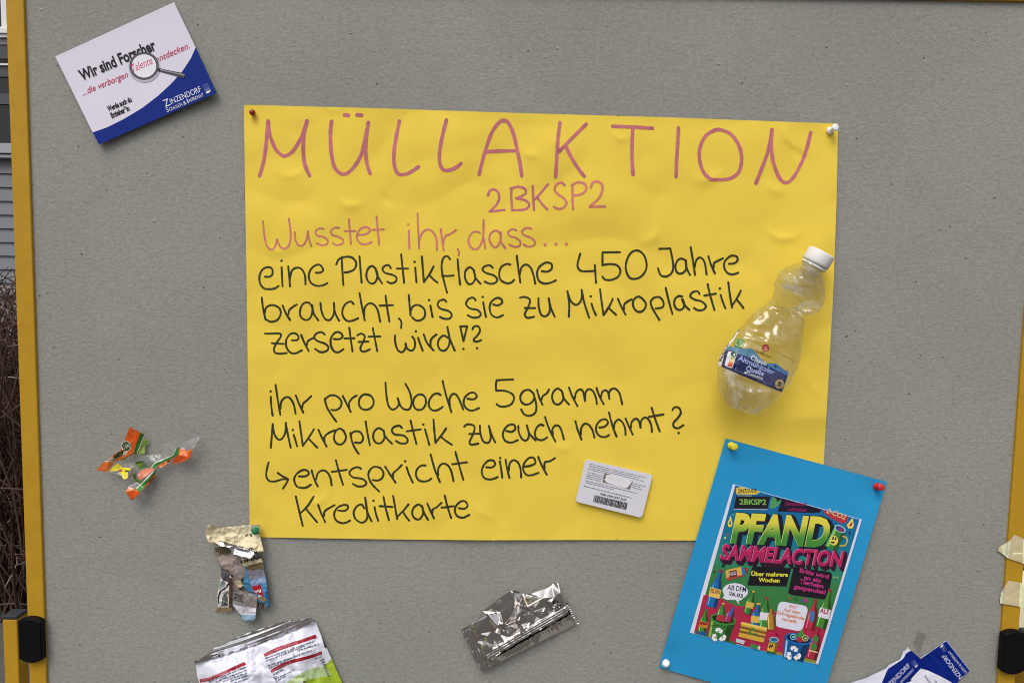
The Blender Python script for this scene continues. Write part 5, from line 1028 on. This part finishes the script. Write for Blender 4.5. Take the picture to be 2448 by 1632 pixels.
for k in range(8): ik.micro(WO, (612 + k * 17, 1195 + k * 6), (640 + k * 15, 1090 + k * 6), 10, inkK, k + 20)
ik.text(WO, 'LECHE', (895, 1352), (790, 1345), 26, alb(150, 148, 160), .0); ik.build('lettering', wr_, 'print', on(hrg), 3e-4)
wsheet('torn_strip', [(935, 1135), (965, 1125), (1030, 1165), (1085, 1200), (1062, 1236), (1000, 1220), (940, 1182)], [(900, 1100, 8), (935, 1135, 14), (965, 1125, 17), (1085, 1200, 11), (1062, 1236, 9), (940, 1182, 15), (1100, 1300, 9)], ('paper',), alb(160, 138, 98), [([(935, 1135), (965, 1125), (990, 1140), (955, 1155)], alb(196, 192, 184))], .4)
wsheet('foil_lining', [(415, 400), (440, 415), (520, 438), (640, 468), (760, 495), (860, 538), (900, 575), (870, 610), (830, 656), (720, 620), (590, 575), (545, 495), (480, 480), (425, 470)], [(400, 380, 8), (415, 400, 10), (520, 438, 11), (640, 468, 12), (860, 538, 13), (900, 575, 14), (830, 656, 17), (720, 620, 17), (590, 575, 15), (545, 495, 16), (425, 470, 14), (610, 510, 10), (760, 560, 13)], ('seal',), (1, 1, 1, 1), (), .6, 3)
hcr = wsheet('cream_flap', [(240, 250), (265, 205), (297, 188), (350, 208), (470, 225), (640, 206), (780, 190), (900, 184), (955, 185), (970, 260), (955, 320), (985, 430), (1012, 550), (960, 552), (930, 560), (860, 535), (800, 508), (740, 485), (640, 462), (520, 433), (430, 403), (412, 420), (405, 488), (360, 445), (330, 425), (280, 432), (250, 370), (230, 300)], hA, ('paper',), alb(210, 198, 166),
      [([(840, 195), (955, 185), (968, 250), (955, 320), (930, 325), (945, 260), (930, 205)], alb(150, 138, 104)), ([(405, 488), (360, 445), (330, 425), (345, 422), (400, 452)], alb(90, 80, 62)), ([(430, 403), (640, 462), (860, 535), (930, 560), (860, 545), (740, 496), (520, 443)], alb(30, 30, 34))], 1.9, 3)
ik = Ink(2.5); ik.LAYER = 1.5e-5
ik.text(WO, 'MA', (868, 482), (790, 500), 38, inkK, .03); ik.text(WO, 'W', (925, 535), (870, 552), 36, inkK, .03); ik.text(WO, 'B', (850, 300), (820, 305), 46, alb(60, 56, 50), .02); ik.text(WO, '6 2', (662, 400), (608, 395), 26, alb(70, 60, 50), .02)
for cx, cy, rx, ry in ((522, 388, 46, 36), (640, 402, 52, 38)): ik.stroke(WO, [(cx + rx * math.cos(a), cy + ry * math.sin(a)) for a in [2 * math.pi * k / 16 for k in range(16)]], 3, alb(150, 126, 84), True)
for y in (378, 390, 402): ik.micro(WO, (490, y), (555, y + 5), 6, alb(90, 76, 56), y)
for y in (318, 332): ik.micro(WO, (765, y + 14), (825, y), 10, alb(80, 72, 60), y)
ik.build('lettering', wr_, 'print', on(hcr), 4e-4)
pin((611, 1268), (609.5, 1266), .0075, 'pin_green', 'green push pin seen end on, holding the torn cream wrapper at the yellow poster corner')

# ------------------------------------------------------------------ empty silver foil wrapper
GO = (1080, 1370, 6.534); rg = random.Random(21)
gout = [(142, 872), (185, 850), (240, 826), (285, 800), (300, 760), (395, 690), (490, 592), (640, 470), (780, 362), (860, 310), (920, 274), (1000, 266), (1060, 290), (1110, 312), (1150, 330), (1235, 318), (1400, 250), (1580, 165), (1655, 132), (1700, 220), (1760, 340), (1800, 440), (1838, 500), (1900, 640), (1945, 730), (1980, 782), (1930, 790), (1890, 822), (1600, 960), (1250, 1128), (950, 1280), (700, 1400), (680, 1420), (560, 1480), (475, 1530), (430, 1450), (400, 1385), (345, 1325), (310, 1220), (280, 1120), (240, 1060), (200, 1000)]
fol = [(142, 872, 4), (240, 826, 9), (300, 760, 8), (490, 592, 6), (920, 274, 11), (1110, 312, 5), (1235, 318, 7), (1580, 165, 6), (1655, 132, 9), (1838, 500, 6), (1980, 782, 3), (1890, 822, 6), (1250, 1128, 5), (680, 1420, 4), (475, 1530, 5), (345, 1325, 4), (280, 1120, 6), (1180, 520, 19), (1420, 390, 15), (1240, 350, 6), (1560, 200, 8), (960, 300, 14), (1180, 570, 9), (1080, 640, 17), (760, 610, 10), (980, 520, 12), (1030, 620, 18), (720, 830, 19), (400, 890, 14), (330, 780, 10), (560, 640, 10), (1000, 740, 20), (880, 800, 19), (900, 1000, 8), (760, 950, 7), (820, 1050, 12), (620, 900, 9), (480, 1000, 7), (560, 1080, 13), (420, 940, 12), (480, 1200, 12), (700, 1100, 8), (1130, 880, 15), (1220, 740, 10), (1080, 920, 7), (1250, 600, 8), (1420, 600, 16), (1320, 660, 9), (1560, 480, 17), (1480, 430, 13), (1600, 380, 14), (1700, 300, 15), (1640, 500, 8), (1740, 500, 14), (1600, 620, 9), (1520, 640, 12)]
for _ in range(28):
    q = (rg.uniform(300, 1850), rg.uniform(300, 1300))
    if inside(q, gout): fol.append((q[0], q[1], rg.uniform(6, 17)))
gt = tin([(x / 6.534 + 1080, y / 6.534 + 1370, h) for x, y, h in fol])
def hg(x, y):
    zx, zy = (x - 1080) * 6.534, (y - 1370) * 6.534; h = gt(x, y) + .0010 * fold(x, y, 34, 6)
    t = (zx - 510) / 1280; yl = 1300 - 740 * t; s = (zy - yl) * .866            # back seam: four ridges along the wrapper
    if -60 < s < 95 and -.02 < t < 1.02:
        w = min(1, (s + 60) / 25, (95 - s) / 25); base = .013; h = h * (1 - w) + w * (base + .00045 * math.sin(s * 2 * math.pi / 36) + .0008 * fold(x, y, 30, 9))
    if s >= 95: h = h * .2 + .011 - min(.010, ((s - 95) / 150) ** 1.5 * .008) + .0030 * fold(zx * .8 - zy * .5, (zx * .5 + zy * .8) * .25, 90, 12)
    e1 = ((zx - 142) * .86 - (zy - 872) * -.0 ) - (zy - 872) * .40                # crimped ends
    if e1 < 175: w = min(1, (175 - e1) / 40); h = h * (1 - w) + w * (.007 + .0005 * math.sin(e1 * 2 * math.pi / 44) + .0010 * fold(x, y, 20, 1))
    e2 = (1838 - zx) + (zy - 500) * .48
    if zy > 470 and e2 < 70: w = min(1, (70 - e2) / 25); h = h * (1 - w) + w * (.011 + .0005 * math.sin((zy + zx * .5) * 2 * math.pi / 40))
    return h + .001
fw_ = thing('foil_wrapper', P(1245, 1490, .008), 'empty crumpled silver foil wrapper with ridged seam on the felt below the poster', 'wrapper')
sheet('foil', T(GO, gout), hg, fw_, ('foil',), (1, 1, 1, 1), (), 2.0)

# ------------------------------------------------------------------ white snack bag at the lower edge
NO = (440, 1440, 5.6)
def bl(x): return 810 - (x - 170) * .352 + (x - 170) * (1760 - x) * .000065   # lower edge of the sealed band
def hn(x, y):
    zx, zy = (x - 440) * 5.6, (y - 1440) * 5.6
    d = (zy - bl(zx)) * .92                                          # distance below the seal
    e = min(1, max(0, (zx - 140 - max(0, zy - 830) * .1) / 300), max(0, (1775 + (zy - 250) * .43 - zx) / 520)); e = e ** .7
    if d < 0: return .009 + .0040 * math.sin((zx - 150) / 1600 * math.pi) + .0030 * math.exp(-((d + 95) / 42) ** 2) * min(1, max(0, (1350 - zx) / 500)) + .00035 * math.sin(d * 2 * math.pi / 46) * min(1, -d / 20) + .0012 * nz(x * .3 + y * .1, y + x * .35, 26, 2) + .005 * max(0, (-d - 150) / 100) * nz(x, y, 20, 4)
    w = min(1, d / 420); puff = .009 + .024 * (1 - (1 - w) ** 2) * (e ** .6)
    puff += .0045 * fold(x, y, 44, 6) * (1 - .5 * w) + .0016 * fold(x, y, 18, 3) + .003 * nz(x, y, 60, 11) - .010 * math.exp(-((zx - 960 - d * .22) / 110) ** 2) * min(1, d / 150)
    return puff * max(.3, e) + .001
ntop = [(165, 850), (135, 785), (160, 766), (188, 778), (240, 735), (300, 690), (375, 650), (410, 590), (470, 585), (550, 548), (600, 525), (620, 500), (660, 490), (700, 465), (780, 440), (850, 402), (920, 375), (985, 365), (1050, 340), (1100, 330), (1180, 292), (1290, 262), (1400, 242), (1455, 245), (1580, 222), (1705, 200), (1765, 252), (1800, 350), (1832, 430), (1910, 600), (1975, 750), (2040, 900), (2120, 1080), (2330, 1560), (2480, 1900), (760, 2250), (420, 1640), (205, 1080), (170, 950)]
NW = alb(206, 208, 220); RED = alb(140, 22, 40); LGR = alb(168, 188, 136); VGR = alb(152, 176, 42)
band = [(120, 850)] + [(x, bl(x)) for x in range(170, 1770, 100)] + [(1790, 252), (1720, 180), (1400, 215), (920, 345), (600, 480), (400, 560), (120, 740)]
reg = [([(1640, 1030), (1925, 800), (1975, 748), (2120, 1080), (2480, 1900), (760, 2250), (900, 1700)], VGR),
       ([(1380, 1060), (1560, 940), (1730, 870), (1890, 850), (1975, 960), (1800, 1005), (1640, 1030), (1500, 1080), (1300, 1200), (1250, 1180)], LGR), ([(1832, 418), (1845, 430), (1920, 590), (1890, 612), (1870, 560)], alb(30, 34, 62)),
       ([(205, 1022), (330, 1000), (520, 920), (700, 835), (812, 785), (832, 828), (700, 885), (520, 968), (340, 1045), (215, 1068)], RED),
       ([(1062, 680), (1250, 592), (1420, 535), (1600, 480), (1762, 422), (1782, 468), (1600, 528), (1450, 578), (1280, 638), (1080, 722)], RED), ([(1155, 898), (1300, 812), (1450, 760), (1600, 722), (1720, 690), (1846, 645), (1848, 690), (1720, 735), (1600, 768), (1450, 808), (1320, 862), (1172, 936)], RED), (band, (1, 1, 1, 1), 1)]
bag = thing('snack_bag', P(640, 1590, .015), 'open white snack bag with dark red stripes and silver seal at the bottom edge', 'snack bag')
sheet('bag_film', T(NO, ntop), hn, bag, ('film', 'seal'), NW, [(T(NO, r[0]),) + tuple(r[1:]) for r in reg], 2.4)
ik = Ink(4); ik2 = Ink(4); nv = alb(70, 74, 100); pk = alb(196, 120, 130)
ik.text(NO, 'Die besonderen', (1085, 705), (1310, 612), 34, pk, .015); ik.text(NO, 'HiPP-Zutaten:', (1318, 610), (1530, 536), 34, pk, .015)
ik2.text(NO, 'Der echte Knabber-Spaß!', (240, 1058), (590, 925), 34, pk, .015); ik.text(NO, 'Durchschnittliche Gehalte', (1180, 925), (1440, 808), 30, pk, .01); ik.text(NO, 'in 100 g', (1755, 712), (1835, 688), 22, pk, .01)
for a, b, s in (((1090, 752), (1740, 520), 1), ((1100, 785), (1620, 585), 2), ((1510, 650), (1810, 560), 3), ((1130, 850), (1725, 640), 4), ((1140, 885), (1450, 745), 5), ((1195, 970), (1345, 895), 6), ((1205, 1005), (1260, 985), 7), ((1220, 1030), (1500, 890), 8), ((1235, 1055), (1370, 980), 9), ((335, 1065), (835, 862), 10), ((430, 1062), (845, 905), 11), ((520, 1060), (862, 940), 12), ((620, 1055), (870, 975), 13), ((660, 1085), (875, 1010), 14), ((1760, 755), (1840, 725), 15)): (ik2 if 10 <= s <= 14 else ik).micro(NO, a, b, 15, nv, s)
for k in range(8): ik.micro(NO, (1830 + k * 15, 780 + k * 30), (1880 + k * 12, 765 + k * 29), 16, nv, k + 40)
ik.stroke(NO, [(1738, 880), (1765, 940), (1785, 1015)], 4, alb(110, 120, 90)); ik.micro(NO, (1600, 1072), (1640, 1050), 18, alb(60, 80, 30), 3)
ik.build('printing', bag, 'print', on(hn), 5e-4); ik2.build('printing', bag, 'print', on(hn), 5e-4)

# ------------------------------------------------------------------ torn flyers, lower right
DO = (2050, 1480, 5.91); DB = alb(6, 30, 112); DW = alb(206, 206, 220)
def mk(h0, s): return lambda x, y: h0 + .0030 * max(0, (y - 1560) / 80) + .0008 * nz(x, y, 40, s) + .0006 * fold(x, y, 25, s)
h1 = mk(.0035, 2); h2 = mk(.0012, 5); h3 = mk(.0060, 8)
t2 = thing('torn_flyer', P(2270, 1600, .002), 'blue corner torn off a flyer, its crest at top, nearest the right clamp', 'torn flyer', 'blue and white flyers')
sheet('paper_sheet', T(DO, [(880, 545), (1060, 430), (1255, 292), (1420, 500), (1587, 715), (1530, 770), (1480, 800), (1440, 850), (1425, 880), (1380, 900), (1300, 1050), (1250, 1300), (800, 1300), (820, 800)]), h2, t2, ('gloss_paper',), DB, [(T(DO, [(878, 548), (1255, 290), (1258, 300), (885, 556)]), DW), (T(DO, [(1255, 290), (1590, 715), (1582, 718), (1250, 300)]), alb(150, 160, 200))], 5)
ik = Ink(); cr_w = alb(196, 200, 222)
ik.text(DO, 'NZENDORF', (1482, 808), (1235, 482), 66, cr_w); ik.text(DO, 'ULEN & INTERNAT', (1548, 745), (1300, 432), 36, cr_w)
crest(DO, 1215, 405, 1.15, math.radians(144), ik); ik.stroke(DO, [(1010, 480), (1100, 560), (1210, 690)], 3, alb(60, 80, 150))
ik.build('printing', t2, 'print', on(h2), 4e-4)
t1 = thing('torn_flyer', P(2160, 1600, .004), 'flyer torn along a ragged white edge, left one of the two blue scraps', 'torn flyer', 'blue and white flyers')
sheet('paper_sheet', T(DO, [(-260, 985), (-120, 900), (0, 860), (130, 822), (200, 785), (300, 738), (400, 690), (440, 640), (520, 600), (600, 562), (628, 500), (642, 450), (680, 425), (706, 390), (735, 420), (757, 436), (890, 552), (990, 652), (880, 770), (700, 1000), (300, 1400), (-260, 1400)]), h1, t1, ('gloss_paper',), DW, [(T(DO, [(757, 434), (890, 552), (990, 652), (700, 1010), (330, 1380), (300, 1100), (345, 890), (390, 780), (430, 695), (500, 650), (590, 590), (640, 555), (668, 515), (680, 480)]), DB)], 5)
ik = Ink(); ik.text(DO, 'ZENDORF', (470, 945), (752, 658), 68, cr_w); ik.text(DO, '& INTERNAT', (590, 935), (806, 712), 38, cr_w); crest(DO, 808, 625, 1.1, math.radians(-40), ik)
ik.build('printing', t1, 'print', on(h1), 4e-4)
t3 = thing('torn_flyer', P(2215, 1620, .006), 'white paper scrap with grey print lying over the two torn blue flyers', 'torn flyer', 'blue and white flyers')
sheet('paper_sheet', T(DO, [(893, 690), (990, 715), (1120, 775), (1240, 835), (1335, 890), (1330, 1050), (1200, 1300), (600, 1300), (690, 890), (740, 880), (750, 850), (775, 815)]), h3, t3, ('paper',), alb(206, 205, 218), [(T(DO, [(690, 890), (740, 880), (750, 850), (775, 868), (765, 890), (720, 930)]), alb(222, 222, 226)), (T(DO, [(742, 850), (770, 862), (760, 874), (745, 870)]), alb(30, 30, 40))], 5)
ik = Ink(); gy = alb(110, 110, 122); ik.text(DO, 'Ausbildung', (1100, 950), (955, 785), 34, gy, .005); ik.text(DO, 'tionen.', (1185, 945), (1092, 842), 34, gy, .005)
ik.build('printing', t3, 'print', on(h3), 4e-4)
